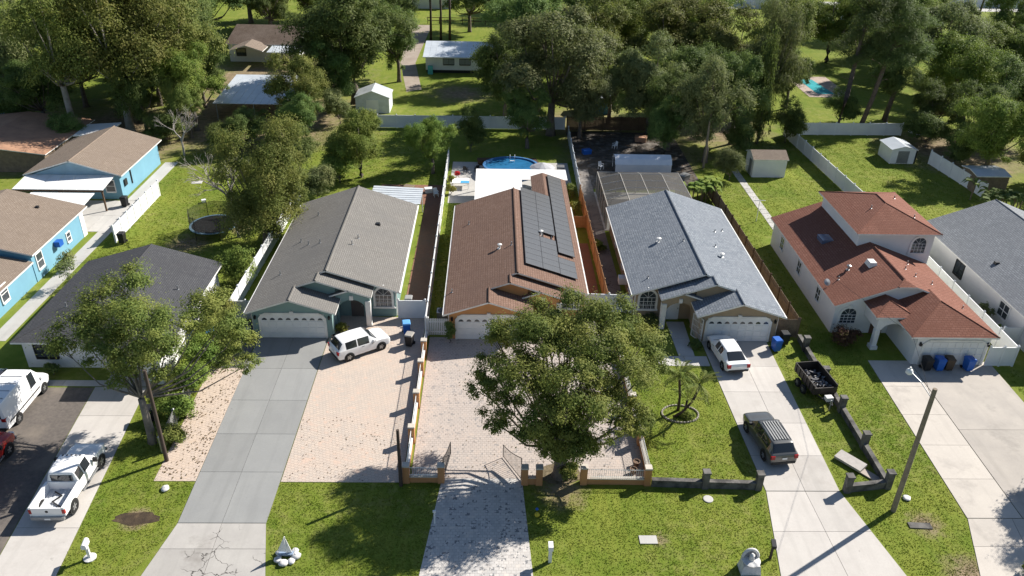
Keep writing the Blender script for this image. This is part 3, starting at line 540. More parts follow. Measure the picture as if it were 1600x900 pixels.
# charcoal-roofed bungalow behind the street tree
h0 = thing('charcoal_roof_bungalow', 'low white bungalow with a charcoal shingle roof behind the street tree', 'house', (-28.5,49,0), world=True)
hip(h0, -34.15, -22.85, 48.1, 60.6, 2.45, .3, SH0, True, False); MB().ext([(-33.7,48.6,0),(-23.3,48.6,0),(-23.3,48.6,2.4),(-28.5,48.6,2.4),(-33.7,48.6,2.4)],(0,11.6,0)).build('wall', WSTUC, h0); MB().ext([(-33.7,60.21,2.4),(-23.3,60.21,2.4),(-28.5,60.21,3.95)],(0,-.25,0)).build('gable', WSTUC, h0)
MB().slab([(-27,46.2,2.3),(-22.9,46.2,2.3),(-22.9,48.3,2.5),(-27,48.3,2.5)]).build('porch_roof', [SH0, TRIM], h0); MB().box((-23.6,46.6,0),(-23.2,48.55,2.25)).box((-23.59,46.6,0),(-24.4,46.9,2.24)).build('porch_wall', WSTUC, h0)
rectwin(h0, (-32.1,48.58,.9), 1.5, 1.2, 0, 3, 3, DARK)
for x, y_ in ((-24.6,55),(-31.8,52),(-30.2,56.5)): vent_pipe(h0,(x,y_,2.45+.3*min(x+34.15,-22.85-x)))
# blue houses on the far side of the lawn
b1 = thing('blue_house', 'bright blue house with tan shingle roof and solar tiles on its front', 'house', (-45,66,0), world=True)
ZB = lambda x: 2.8+.235*(-38.85-x)
MB().slab([(-38.85,60.9,2.8),(-38.85,71.3,2.8),(-45.9,71.3,ZB(-45.9)),(-45.9,60.9,ZB(-45.9))]).build('roof', [SHB, TRIM], b1); MB().slab([(-45.9,60.9,ZB(-45.9)),(-45.9,71.3,ZB(-45.9)),(-53,71.3,2.8),(-53,60.9,2.8)]).build('roof', [SHB, TRIM], b1)
MB().slab([(-38.9,47,2.2),(-38.9,60.85,2.2),(-45.9,60.85,3.6),(-45.9,47,3.6)]).build('lower_roof', [SHB, TRIM], b1)
MB().ext([(-39.3,61.3,0),(-39.3,61.3,2.7),(-45.9,61.3,4.25),(-52.5,61.3,2.7),(-52.5,61.3,0)],(0,9.6,0)).build('wall', BLUE, b1); MB().ext([(-39.32,47.4,0),(-39.32,47.4,2.1),(-45.9,47.4,3.4),(-45.9,47.4,0)],(0,13.8,0)).build('lower_wall', BLUE, b1); MB().box((-39.32,70.2,0),(-39.26,70.92,2.7)).build('corner_board', WHITE, b1); MB().box((-52.5,70.93,0),(-39.4,71.0,2.7)).build('rear_board', WHITE, b1)
for v in (53,56.6,62.4,67.6): rectwin(b1, (-39.27,v,.9), .9 if v != 67.6 else .6, 1.35 if v != 67.6 else .8, R(90), 1, 2)
MB().box((-39.25,65,1.5),(-38.75,65.7,2.0)).build('wall_unit', BINBLUE, b1)
for x, y_ in ((-42.2,69),): box_vent(b1,(x,y_,ZB(x)),.15)
sa = thing('solar_tiles', 'dark solar panels with pale seams on the blue house front roof', 'solar panel', (-42.5,54,2.8), world=True)
SOLAR = None
b2 = thing('rear_blue_house', 'pale blue gabled house with tan roof behind white patio canopies', 'house', (-43.8,84,0), world=True)
MB().slab([(-38.75,79.1,2.8),(-38.75,90.6,2.8),(-43.85,90.6,4.35),(-43.85,79.1,4.35)]).build('roof', [SHB, TRIM], b2); MB().slab([(-43.85,79.1,4.35),(-43.85,90.6,4.35),(-48.9,90.6,2.8),(-48.9,79.1,2.8)]).build('roof', [SHB, TRIM], b2); MB().tube([(-43.85,79.1,4.35),(-43.85,90.6,4.35)],.08,6).build('ridge_cap', SHB, b2)
MB().ext([(-39.2,79.45,0),(-39.2,79.45,2.6),(-43.85,79.45,4.1),(-48.5,79.45,2.6),(-48.5,79.45,0)],(0,10.7,0)).build('wall', BLUE, b2); MB().ext([(-39.3,79.4,2.62),(-43.85,79.4,4.12),(-48.4,79.4,2.62)],(0,.04,0)).build('gable', LBLUE, b2)
rectwin(b2, (-40.3,79.43,.9), .9, 1.2, 0, 1, 2); MB().box((-39.18,80.2,1.2),(-39.05,80.8,1.9)).build('wall_unit', DARK, b2); MB().box((-39.18,82,.8),(-39.1,82.15,2.3)).build('drain_pipe', DARK, b2)

# ------------------------------------------------------------------ solar arrays
def solarmat():
    m, nt, ns, ln, p = nodes('solar_cells'); p.inputs['Roughness'].default_value = .3; p.inputs['Specular IOR Level'].default_value = .6
    tc = N(nt, 'ShaderNodeTexCoord'); b = N(nt, 'ShaderNodeTexBrick'); ln.new(tc.outputs['Object'], b.inputs[0]); b.offset = 0
    b.inputs['Color1'].default_value = (.085,.086,.088,1); b.inputs['Color2'].default_value = (.097,.097,.098,1); b.inputs['Mortar'].default_value = (.13,.13,.13,1)
    b.inputs['Scale'].default_value = 1; b.inputs['Mortar Size'].default_value = .006; b.inputs['Brick Width'].default_value = .16; b.inputs['Row Height'].default_value = .16
    ln.new(b.outputs[0], p.inputs['Base Color']); return m
SOLAR = solarmat(); FRAMEM = mat('panel_frame', (.12,.12,.125), rough=.4, metal=.6)
def panelmesh(a, b):
    q = MB(); q.box((-a/2,-b/2,0),(a/2,b/2,.035),0); t = .02
    q.box((-a/2,-b/2,-.01),(a/2,-b/2+t,.042),1).box((-a/2,b/2-t,-.01),(a/2,b/2,.042),1).box((-a/2,-b/2+t,-.01),(-a/2+t,b/2-t,.042),1).box((a/2-t,-b/2+t,-.01),(a/2,b/2-t,.042),1); return q.mesh('panel', [SOLAR, FRAMEM])
PM = panelmesh(1.5,1.0); tilt = math.atan(SL)
def array(label, cells):
    a = thing('solar_array', label, 'solar panel', (*cells[0], Z2(7.72-cells[0][0])+.15), world=True, group='solar arrays on the orange house')
    for x, y in cells: place('panel', PM, a, (x, y, 2.5+SL*(7.72-x)+.16), (0, tilt, 0))
    rail = MB()
    for x in sorted({c[0] for c in cells}):
        ys = [c[1] for c in cells if c[0] == x]
        for dx in (-.4,.4): rail.box((x+dx-.03,min(ys)-.45,2.5+SL*(7.72-x-dx)+.06),(x+dx+.03,max(ys)+.45,2.5+SL*(7.72-x-dx)+.13))
    rail.build('rails', FRAMEM, a)
array('large black solar array next to the ridge of the rust-brown roof', [(3.43,57.95+1.01*k) for k in range(16)]+[(4.87,57.95+1.01*k) for k in range(16) if k != 6])
array('small three-panel solar array low at the front of the rust-brown roof', [(6.31,57.9+1.01*k) for k in range(3)])
array('long narrow solar array running along the eave onto the rear wing', [(6.42,61.9+1.01*k) for k in range(18)])
PM2 = panelmesh(1.6,1.6)
for i in range(2):
    for j in range(5): place('panel', PM2, sa, (-42.6-i*1.62, 51.5+j*1.72, 2.2+.2*(3.7+i*1.62)+.1), (0, math.atan(.2), 0))

# ------------------------------------------------------------------ patio roofs, canopies, cages, pools
pc = thing('patio_cover', 'large flat white patio roof joined to the back of the orange house', 'patio cover', (3,78,0), world=True)
for k in range(10):
    x0, x1 = -1.85+k*.985, -1.85+(k+1)*.985-.012
    y0 = 73.25 if x1 < 4.0 else 80.25
    MB().box((x0,y0,2.42),(x1,83.3,2.5)).build('roof_panel', WHITE, pc)
for x in (-1.7,3,7.9): MB().box((x-.06,83.0,0),(x+.06,83.12,2.42)).build('post', WHITE, pc)
def canopy(label, x0, x1, y0, y1, z0, z1, n, posts):
    t = thing('patio_canopy', label, 'canopy', ((x0+x1)/2,y0,0), world=True, group='white patio canopies')
    for k in range(n):
        a, b = x0+(x1-x0)*k/n, x0+(x1-x0)*(k+1)/n-.05
        MB().slab([(a,y0,z0),(b,y0,z0),(b,y1,z1),(a,y1,z1)],.06).build('roof_panel', [WHITE, WHITE], t)
    MB().box((x0,y0-.02,z0-.25),(x1,y0+.05,z0-.07)).build('beam', WOODD, t)
    for x in posts: MB().box((x-.07,y0+.06,0),(x+.07,y0+.2,z0-.08)).build('post', WOODD, t)
canopy('white panelled patio canopy fixed under the pale blue gable', -48.6,-39.5,76.2,79.35,2.4,2.75,7,(-39.7,-44,-48))
canopy('white panelled canopy behind the near blue house wall', -46,-39.7,71.4,74.9,2.3,2.6,6,(-39.9,-43))
FABRIC = mat('white_fabric',(.75,.76,.78),(.66,.68,.72),1.5,.6)
cw = thing('canopy_tent', 'white fabric canopy tent behind the screened pool cage', 'tent', (17.6,89.6,0), world=True); prof = [(-1.3,1.25),(-.9,1.75),(0,2.05),(.9,1.75),(1.3,1.25)]; MB().box((14.35,88.46,.15),(20.95,88.49,1.26)).build('curtain', FABRIC, cw)
for i in range(4): MB().ext([(14.3,89.8+prof[i][0],prof[i][1]),(21,89.8+prof[i][0],prof[i][1]),(21,89.8+prof[i+1][0],prof[i+1][1]),(14.3,89.8+prof[i+1][0],prof[i+1][1])],(0,0,-.03)).build('cover', FABRIC, cw)
for x in (14.4,17.6,20.9):
    for y_ in (88.55,91.05): MB().tube([(x,y_,0),(x,y_,1.3)],.03,6).build('pole', WHITE, cw)
cg = thing('pool_cage', 'screened pool enclosure with bronze mesh panels behind the tan house', 'pool enclosure', (16,78,0), world=True)
SCR = meshscreen('screen_mesh',(.045,.042,.038),.78); ALU = mat('cage_alu',(.5,.47,.42),rough=.5)
xs = [11.5,13.7,15.9,18.2,20.4]; ys = [73.4,75.3,77.2,79.1,81,82.8]; zz_ = lambda x, y: 2.5+.5*min(1,(x-11.5)/2.2,(20.4-x)/2.2)*min(1,(82.8-y)/1.7)
for i in range(4):
    for j in range(5):
        q = [(xs[i],ys[j]),(xs[i+1],ys[j]),(xs[i+1],ys[j+1]),(xs[i],ys[j+1])]; MB().poly([(x,y,zz_(x,y)) for x, y in q]).build('screen_panel', SCR, cg)
b = MB()
for x in xs:
    for j in range(5): b.tube([(x,ys[j],zz_(x,ys[j])),(x,ys[j+1],zz_(x,ys[j+1]))],.045,5)
for y_ in ys:
    for i in range(4): b.tube([(xs[i],y_,zz_(xs[i],y_)),(xs[i+1],y_,zz_(xs[i+1],y_))],.045,5)
b.build('roof_frame', ALU, cg)
for x, y_ in [(11.5,y) for y in ys]+[(20.4,y) for y in ys]+[(x,82.8) for x in xs[1:-1]]: MB().box((x-.045,y_-.045,0),(x+.045,y_+.045,2.5)).build('post', ALU, cg)
for j in range(5): MB().poly([(11.5,ys[j],0),(11.5,ys[j+1],0),(11.5,ys[j+1],2.5),(11.5,ys[j],2.5)]).build('screen_panel', SCR, cg); MB().poly([(20.4,ys[j],0),(20.4,ys[j+1],0),(20.4,ys[j+1],2.5),(20.4,ys[j],2.5)]).build('screen_panel', SCR, cg)
flat('cage_pool_deck', [(11.3,73),(20.6,73),(20.6,83),(11.3,83)], .03, CPATH); flat('cage_pool_water', [(12.3,74),(15.6,74),(15.6,79.6),(12.3,79.6)], .05, watermat('pool_green',(.02,.16,.17)))
pl = thing('oval_pool', 'oval blue above-ground pool just behind the white patio roof', 'pool', (2.05,88.2,0))
POOLB = mat('pool_wall',(.04,.16,.36)); r_ = MB(); r_.lathe([(1,0),(1,1.15),(1.05,1.16),(1.05,1.2),(.96,1.2),(.96,1.0)],36,sx=3.1,sy=2.6,cap=False); r_.build('wall', POOLB, pl, True); MB().lathe([(.965,1.04),(.0,1.045)],36,sx=3.1,sy=2.6).build('water', watermat('pool_blue',(.03,.16,.33)), pl)
ld = MB()
for s in (-.28,.28): ld.tube([(s,.0,.3),(s,.1,1.9),(s,-.15,2.05),(s,-.3,1.9)],.03,6)
for z in (.6,.9,1.2): ld.box((-.28,.0,z),(.28,.12,z+.04))
ld.build('ladder', WHITE, pl, loc=(.2,1.1,0))
um = thing('patio_umbrella', 'closed-tilt pale grey parasol beside the oval pool', 'umbrella', (5.55,85.1,0)); MB().lathe([(1.45,2.05),(1.0,2.28),(.05,2.62)],10).build('canopy', mat('grey_canvas',(.42,.42,.44)), um); MB().tube([(0,0,0),(0,0,2.6)],.03,6).build('pole', GREYMET, um)
tb = thing('patio_table', 'white rectangular patio table with a blue cloth near the vinyl fence', 'table', (-3.6,84.1,0)); MB().box((-.95,-.75,.7),(.95,.75,.76)).build('tabletop', WHITE, tb); MB().box((0,-.77,.765),(.95,-.05,.775)).build('blue_cloth', mat('blue_cloth',(.08,.35,.6)), tb)
for sx in (-.85,.85):
    for sy in (-.65,.65): MB().box((sx-.03,sy-.03,0),(sx+.03,sy+.03,.7)).build('leg', WHITE, tb)
kt = thing('kettle_grill', 'round red grill on the pool patio by the fence', 'grill', (-4.1,86.2,0)); MB().lathe([(.05,.5),(.3,.62),(.36,.8),(.3,.98),(.04,1.08)],16).build('bowl', RED, kt, True); ll = MB()
for k in range(3): ll.tube([(.1*math.cos(k*2.09),.1*math.sin(k*2.09),.55),(.33*math.cos(k*2.09),.33*math.sin(k*2.09),0)],.018,5)
ll.build('legs', DARK, kt)
tr = thing('trampoline', 'round netted trampoline with blue rim on the back lawn', 'trampoline', (-27.2,71.6,0)); MB().lathe([(2.08,.82),(2.3,.84),(2.3,.9),(2.08,.9)],28,cap=False).build('rim_pad', mat('blue_pad',(.16,.26,.34)), tr); MB().lathe([(2.1,.85),(0,.84)],28).build('mat', RUBBER, tr)
for k in range(6):
    x, y_ = 2.3*math.cos(k*1.047), 2.3*math.sin(k*1.047); MB().tube([(x,y_,0),(x,y_,2.5)],.03,6).build('pole', DARK, tr)
MB().add([(2.25*math.cos(k*.2244),2.25*math.sin(k*.2244),z) for z in (.9,2.4) for k in range(28)],[[k,(k+1)%28,28+(k+1)%28,28+k] for k in range(28)]).build('net', meshscreen('net_mesh',(.02,.02,.02),.5), tr)

# ------------------------------------------------------------------ sheds and far buildings
def shed(name, label, x0, x1, y0, y1, h, rise, wall, roof, ridge='y', cat='shed', over=.15, parts=()):
    t = thing(name, label, cat, ((x0+x1)/2,(y0+y1)/2,0), world=True); o = over
    if ridge == 'y':
        xm = (x0+x1)/2; MB().ext([(x0,y0,0),(x1,y0,0),(x1,y0,h),(xm,y0,h+rise),(x0,y0,h)],(0,y1-y0,0)).build('wall', wall, t); k = rise/(xm-x0)*o
        MB().slab([(x0-o,y0-o,h-k+.1),(xm,y0-o,h+rise+.1),(xm,y1+o,h+rise+.1),(x0-o,y1+o,h-k+.1)][::-1],.09).build('roof', [roof, TRIM], t); MB().slab([(x1+o,y0-o,h-k+.1),(x1+o,y1+o,h-k+.1),(xm,y1+o,h+rise+.1),(xm,y0-o,h+rise+.1)],.09).build('roof', [roof, TRIM], t)
    else:
        ym = (y0+y1)/2; MB().ext([(x0,y0,0),(x0,y1,0),(x0,y1,h),(x0,ym,h+rise),(x0,y0,h)],(x1-x0,0,0)).build('wall', wall, t); k = rise/(ym-y0)*o
        MB().slab([(x0-o,y0-o,h-k+.1),(x1+o,y0-o,h-k+.1),(x1+o,ym,h+rise+.1),(x0-o,ym,h+rise+.1)],.09).build('roof', [roof, TRIM], t); MB().slab([(x1+o,y1+o,h-k+.1),(x0-o,y1+o,h-k+.1),(x0-o,ym,h+rise+.1),(x1+o,ym,h+rise+.1)],.09).build('roof', [roof, TRIM], t)
    return t
s4 = shed('garden_shed', 'small white garden shed with brown roof on the open lawn', 30.5, 34.4, 88.2, 91.2, 2.2, .6, WSTUC, SHB, 'x')
MB().box((30.44,88.8,.1),(30.49,89.7,1.9)).build('door', GREYMET, s4)
sb = shed('metal_shed', 'pale metal shed with grey gable roof behind the white back fence', -19.4, -14.7, 111, 115, 2.2, .9, mat('shed_white',(.62,.66,.68)), METROOF, 'y'); MB().box((-17.9,110.94,0),(-16.2,110.99,1.9)).build('door', WHITE, sb)
sr = shed('plastic_shed', 'white shed with open dark side at the corner of the fenced lawn', 49.2, 52.2, 93.4, 96.8, 1.8, .4, VINYL, METROOF, 'y'); MB().box((52.22,93.6,0),(52.5,96.5,1.6)).build('dark_side', DARK, sr); MB().box((50,93.34,.1),(51.4,93.39,1.65)).build('door', GREYMET, sr)
shed('flat_shed', 'low shed with pale flat roof behind the broad-leaved plants', 54.9, 58.6, 84.2, 87.4, 2.0, .25, WOODG, METROOF, 'x'); shed('tool_shed', 'tiny white hut half hidden by shrubs beyond the fence', 57.4, 59, 104.6, 106.2, 2.0, .3, VINYL, METROOF, 'x')
bs_ = shed('blue_shed', 'blue corrugated shed under the oaks beyond the brown fence', 13.0, 16.8, 112, 115, 2.3, .5, mat('blue_corrugated',(.06,.2,.32)), METROOF, 'x')
wh = thing('white_metal_roof_house', 'long white mobile home with shiny metal roof beyond the yard', 'house', (-4,137,0), world=True)
MB().box((-11.3,133.6,.5),(4.2,140.5,2.75)).build('wall', VINYL, wh); MB().box((-11.2,133.7,0),(4.1,140.4,.49)).build('skirting', DARK, wh)
for k in range(16): MB().slab([(-11.7+k*1.02,133.1,2.7),(-10.7+k*1.02,133.1,2.7),(-10.7+k*1.02,141,3.6),(-11.7+k*1.02,141,3.6)],.08).build('roof_sheet', [METROOF, METROOF], wh)
for x in (-7.5,-4.8): rectwin(wh, (x,133.57,1.45), 1.7, .85, 0, 2, 1, DARK, glassy('pale_pane',(.25,.27,.28)))
MB().box((-10.9,132.6,0),(-10.1,133.2,1.3)).build('tank', mat('turquoise',(.12,.5,.52)), wh); MB().box((-.8,132.2,.4),(2.4,133.5,.5)).build('step_deck', CPATH, wh)
fb = shed('brown_roof_house', 'old house with dark brown roof between the trees', -45, -33.5, 139, 154, 3, 1.6, VINYL, SHD, 'x', 'house', .4); MB().slab([(-37.5,134.5,2.7),(-32,134.5,2.7),(-32,139,2.9),(-37.5,139,2.9)]).build('porch_roof', [METROOF, TRIM], fb); rectwin(fb, (-43,138.97,1.1), 1.5, 1.1, 0, 2, 1, DARK); MB().slab([(-43.8,134.8,2.8),(-41,134.8,3.7),(-41,139.5,3.7),(-43.8,139.5,2.8)][::-1]).build('porch_roof', [SHB, TRIM], fb); MB().slab([(-38.2,134.8,2.8),(-38.2,139.5,2.8),(-41,139.5,3.7),(-41,134.8,3.7)]).build('porch_roof', [SHB, TRIM], fb)
mr = thing('metal_carport', 'corrugated pale metal carport roof among the trees', 'carport', (-33,111,0), world=True)
for k in range(10): MB().slab([(-37.8+k*1.05,106.6,2.4),(-36.78+k*1.05,106.6,2.4),(-36.78+k*1.05,118.5,3.2),(-37.8+k*1.05,118.5,3.2)],.06).build('roof_sheet', [METROOF, METROOF], mr)
for x in (-37.5,-32.5,-27.8): MB().box((x,106.8,0),(x+.12,106.92,2.4)).build('post', GREYMET, mr)
ob = shed('rusty_shed', 'long low outbuilding with rust-coloured roof at the blue house', -66, -50.6, 86.8, 99, 2.2, .9, WOODG, RUST, 'y', 'shed', .3); wb = thing('lean_to','white lean-to roof between the rusty shed and the tan roof','canopy',(-48,96,0),world=True); MB().slab([(-50.2,93,2.3),(-46,93,2.6),(-46,97,2.7),(-50.2,97,2.4)]).build('roof_sheet',[WHITE,WHITE],wb)
for x in (-50,-46.2): MB().box((x,93.1,0),(x+.1,93.2,2.25)).build('post', WOODG, wb)
shed('far_white_house', 'white house at the far left edge behind dark shrubs', -78, -66.8, 108, 118, 3, 1.5, LBLUE, SHD, 'x', 'house', .4)
fh = shed('far_pale_house', 'pale house with long front wall near the top corner', 104, 138, 206, 216, 3.2, 1.6, WSTUC, SH5, 'x', 'house', .5); shed('far_white_cottage', 'white-roofed cottage beyond the trees near the distant lawn', 62, 74, 199, 208, 3, 1.4, WSTUC, METROOF, 'x', 'house', .4)
shed('far_grey_house', 'grey roofed house glimpsed between the far treetops', 78, 92, 176, 186, 3, 1.8, WSTUC, SH5, 'x', 'house', .4); shed('far_tan_house', 'tan house half hidden past the left treetops', -72, -60, 140, 150, 3, 1.8, TAN, SHD, 'x', 'house', .4); shed('far_beige_house', 'low beige house behind the palm trees', -22, -10, 190, 198, 3, 1.5, WSTUC, SHB, 'x', 'house', .4)
mt = thing('lean_to_roof', 'ribbed metal patio roof behind the teal house', 'patio cover', (-9.7,75.5,0), world=True)
for k in range(8): MB().slab([(-12.4,73.3+k*.62,2.55-.01*k),(-7.2,73.3+k*.55,2.55-.01*k),(-7.2,73.82+k*.55,2.5-.01*k),(-12.4,73.88+k*.62,2.5-.01*k)],.05).build('roof_sheet', [METROOF, METROOF], mt)
for x in (-12.2,-7.4): MB().box((x,77.0,0),(x+.1,77.1,2.4)).build('post', WHITE, mt)

# ------------------------------------------------------------------ fences and walls
def fence(name, label, p0, p1, h, pm, kind='vinyl', step=2.4, post=None, cat='fence', group=None):
    p0, p1 = Vector((*p0,0)), Vector((*p1,0)); L = (p1-p0).length; n = max(1, round(L/step)); w = L/n; rz = math.atan2(p1.y-p0.y, p1.x-p0.x)
    t = thing(name, label, cat, p0, rz, group); q = MB()
    if kind == 'vinyl': q.box((.07,-.02,.06),(w-.07,.02,h-.08)).box((.07,-.035,h-.14),(w-.07,.035,h-.05)).box((.07,-.035,.05),(w-.07,.035,.17))
    elif kind == 'wood':
        k = int(w/.15)
        for i in range(k): q.box((i*w/k+.006,-.012,.04),((i+1)*w/k-.006,.012,h-.03*((i*7)%3)/2))
        q.box((0,.012,.35),(w,.05,.44)).box((0,.012,h-.45),(w,.05,h-.36))
    elif kind == 'picket':
        k = int(w/.14)
        for i in range(k): q.add([(i*w/k+.015,-.01,.05),((i+1)*w/k-.015,-.01,.05),((i+1)*w/k-.015,-.01,h-.08),((i+.5)*w/k,-.01,h),(i*w/k+.015,-.01,h-.08)],[[0,1,2,3,4]])
        q.box((0,-.005,.3),(w,.04,.38)).box((0,-.005,h-.4),(w,.04,h-.32))
    elif kind == 'rail':
        q.box((0,-.02,h-.05),(w,.02,h)).box((0,-.02,.1),(w,.02,.14))
        for i in range(int(w/.14)): q.box((i*.14+.06,-.01,.14),(i*.14+.08,.01,h+.06 if kind == 'rail' else h))
    elif kind == 'chain': q.box((0,-.004,.02),(w,.004,h)); q.m = [0]*6
    me = q.mesh('panel', pm); pb = MB(); pb.box((-.065,-.065,0),(.065,.065,h+.06)).frus((-.085,-.085,h+.06),(.085,.085,h+.13),.2); pme = pb.mesh('post', post or pm)
    for i in range(n): place('panel', me, t, (i*w,0,0))
    for i in range(n+1): place('post', pme, t, (i*w,0,0))
    return t
W = 'vinyl_fence'
fence(W, 'long white vinyl fence between the teal and orange houses', (-5.15,53.2), (-5.35,92), 1.75, VINYL); fence(W, 'white vinyl gate panel beside the teal house window', (-7.55,55.8), (-5.4,55.8), 1.75, VINYL, step=2.1)
fence(W, 'white vinyl fence running beside the trampoline lawn', (-35.8,69.1), (-35.8,80.5), 1.75, VINYL, step=1.6); fence(W, 'white vinyl fence along the shaded left flank of the teal house', (-21.0,55.4), (-20.6,80), 1.75, VINYL); fence(W, 'short white fence closing the side yard left of the teal garage', (-20.9,55.5), (-18.5,55.5), 1.75, VINYL, step=1.2)
fence(W, 'white vinyl fence across the back of the lots below the metal shed', (-15.5,104.6), (9.6,104.8), 1.8, VINYL); fence(W, 'white vinyl fence leading back beside the two-storey house lawn', (40.4,72.5), (39.2,103.6), 1.75, VINYL); fence(W, 'white vinyl fence along the back beneath the tall pines', (39.4,104), (55.5,104.4), 1.75, VINYL); fence(W, 'white vinyl fence at the right side of the fenced lawn', (54.2,93.5), (55.2,82.5), 1.75, VINYL)
fence(W, 'white vinyl fence between the two-storey house and grey-roofed house', (39.75,49.7), (40.2,70), 1.75, VINYL); fence(W, 'white vinyl double gate beside the two-storey garage', (37.6,49.6), (39.7,49.6), 1.75, VINYL, step=1.05); fence(W, 'white vinyl gate between the orange and tan houses', (7.75,57.2), (11.6,57.0), 1.75, VINYL, step=1.9); fence(W, 'short white gate beyond the grey-roofed house passage', (40.3,52.5), (41.7,52.5), 1.7, VINYL)
fence('picket_gate', 'white wooden picket gate left of the orange garage', (-5.0,53.3), (-3.3,53.3), 1.6, WHITE, 'picket', 1.7); fence('cedar_fence', 'new orange cedar fence along the right side of the orange house', (9.6,57.2), (9.45,80.5), 1.8, WOODO, 'wood'); fence('cedar_fence', 'small cedar cross fence beside the solar roof', (7.9,73.6), (9.4,73.6), 1.3, WOODO, 'wood', 1.5)
fence(W, 'white metal panels standing behind the cedar fence end', (9.5,81), (9.8,101), 1.7, METROOF, step=2.6); fence('weathered_fence', 'weathered wood fence between the tan and two-storey houses', (24.35,53.4), (24.0,83), 1.75, WOODG, 'wood', post=WOODD); fence('weathered_fence', 'short weathered wood fence closing the tan house side yard', (22.5,53.5), (24.3,53.4), 1.7, WOODG, 'wood', 1.8); fence('brown_fence', 'dark brown wood fence under the oaks at the back', (9.9,104.6), (24.5,104.9), 1.9, WOODD, 'wood')
fence('chain_link_fence', 'rusty chain link fence overgrown with shrubs by the street tree', (-20.75,39.4), (-21.15,50.5), 1.2, meshscreen('chain_mesh',(.35,.35,.34),.35), 'chain', 2.6, GREYMET); fence('brown_fence', 'brown board fence far behind the broad-leaved plants', (62,113), (76,117), 1.6, WOODD, 'wood')
ORC = mat('orange_wall',(.5,.25,.11),(.42,.2,.085),.9,.85,.2); CAP = mat('pale_cap',(.55,.5,.43),(.45,.41,.35),2,.7)
pil = MB().box((-.2,-.2,0),(.2,.2,1.3)).mesh('pillar_body', ORC); cap = MB().frus((-.235,-.235,1.3),(.235,.235,1.38),.9).mesh('pillar_cap', CAP); pilg = MB().box((-.19,-.19,0),(.19,.19,1.22)).mesh('pillar_body', BLOCK); capg = MB().frus((-.24,-.24,1.22),(.24,.24,1.31),.95).mesh('pillar_cap', BLOCK)
def lowwall(name, label, pts, h, m, mcap, pb, pc_, capped=.34, rail=None, pils=()):
    t = thing(name, label, 'wall', (*pts[0],0), world=True)
    for (x0,y0),(x1,y1) in zip(pts, pts[1:]):
        d = Vector((x1-x0,y1-y0,0)); n = Vector((-d.y,d.x,0)).normalized(); 
        MB().ext([Vector((x0,y0,0))-n*.1,Vector((x1,y1,0))-n*.1,Vector((x1,y1,0))+n*.1,Vector((x0,y0,0))+n*.1],(0,0,h)).build('wall_run', m, t); MB().ext([Vector((x0,y0,h))-n*capped/2,Vector((x1,y1,h))-n*capped/2,Vector((x1,y1,h))+n*capped/2,Vector((x0,y0,h))+n*capped/2],(0,0,.06)).build('coping', mcap, t)
        if rail:
            r = MB(); L = d.length; u = d/L
            for z in (h+.12,h+.68): r.tube([Vector((x0,y0,z)),Vector((x1,y1,z))],.022,4)
            for i in range(int(L/.13)): p = Vector((x0,y0,h+.08))+u*(.06+i*.13); r.tube([p,p+Vector((0,0,.68))],.011,3)
            r.build('railing', rail, t)
    for p in pils:
        b = place('pillar', pb, t, (*p,0)); place('pillar_cap', pc_, b, (0,0,0))
    return t
lowwall('orange_wall', 'orange garden wall with white railing beside the paver yard', [(-5.1,37),(-5.1,53)], .5, ORC, WHITE, pil, cap, .22, WHITE, [(-5.1,y_) for y_ in (40.5,44.2,47.9,50.6)])
lowwall('orange_wall', 'short orange front wall with railing left of the open gate', [(-5.05,36.85),(-3.0,36.85)], .42, ORC, CAP, pil, cap, .24, WHITE, [(-5.1,36.85),(-2.98,36.85)]); lowwall('orange_wall', 'stub of orange wall between two small pillars near the oak', [(2.1,36.7),(2.95,36.7)], .5, ORC, CAP, pil, cap, .22, None, [(2.1,36.7),(2.98,36.7)])
lowwall('orange_wall', 'orange front wall with white railing right of the oak trunk', [(5.7,36.75),(9.5,36.7)], .42, ORC, CAP, pil, cap, .26, WHITE, [(5.7,36.75),(9.6,36.7)]); lowwall('orange_wall', 'orange side wall between the oak forecourt and the palm lawn', [(9.75,37),(9.75,52)], .5, ORC, CAP, pil, cap, .24, WHITE, [(9.75,y_) for y_ in (40.4,44,47.6,51.4)])
lowwall('block_wall', 'stained grey block wall along the front of the palm lawn', [(9.85,36.55),(16.3,36.3)], .5, BLOCK, BLOCK, pilg, capg, .3, None, [(13.1,36.42),(16.35,36.3)])
lowwall('block_wall', 'dark stained block wall running back past the dump trailer', [(21.85,36.1),(24.35,36.45),(24.4,53)], .5, BLOCK, BLOCK, pilg, capg, .3, None, [(21.75,36.1),(24.4,36.45),(24.4,40.1),(24.35,43.9),(24.4,47.4),(24.4,51.5)])
# open driveway gates of the orange house
def iron_gate(label, hinge, ang, s):
    t = thing('driveway_gate', label, 'gate', (*hinge,0), ang, 'open driveway gates'); f = MB(); L = 2.3
    f.tube([(0,0,.05),(0,0,1.75)],.035,6).tube([(L,0,.1),(L,0,1.05)],.03,6).tube([(0,0,.12),(L,0,.12)],.022,5); f.tube([(L*k/8,0,1.75-.7*math.sin(k/8*1.5708)) for k in range(9)],.025,5); f.build('frame', DARK, t)
    for i in range(1, 15): x = L*i/15; MB().tube([(x,0,.12),(x,0,1.75-.7*math.sin(i/15*1.5708))],.011,4).build('bar', DARK, t)
iron_gate('dark iron gate swung open at the left wall of the paver drive', (-2.85,37.0), R(82), 1); iron_gate('dark iron gate swung open on the oak side of the paver drive', (1.9,37.0), R(118), 1)

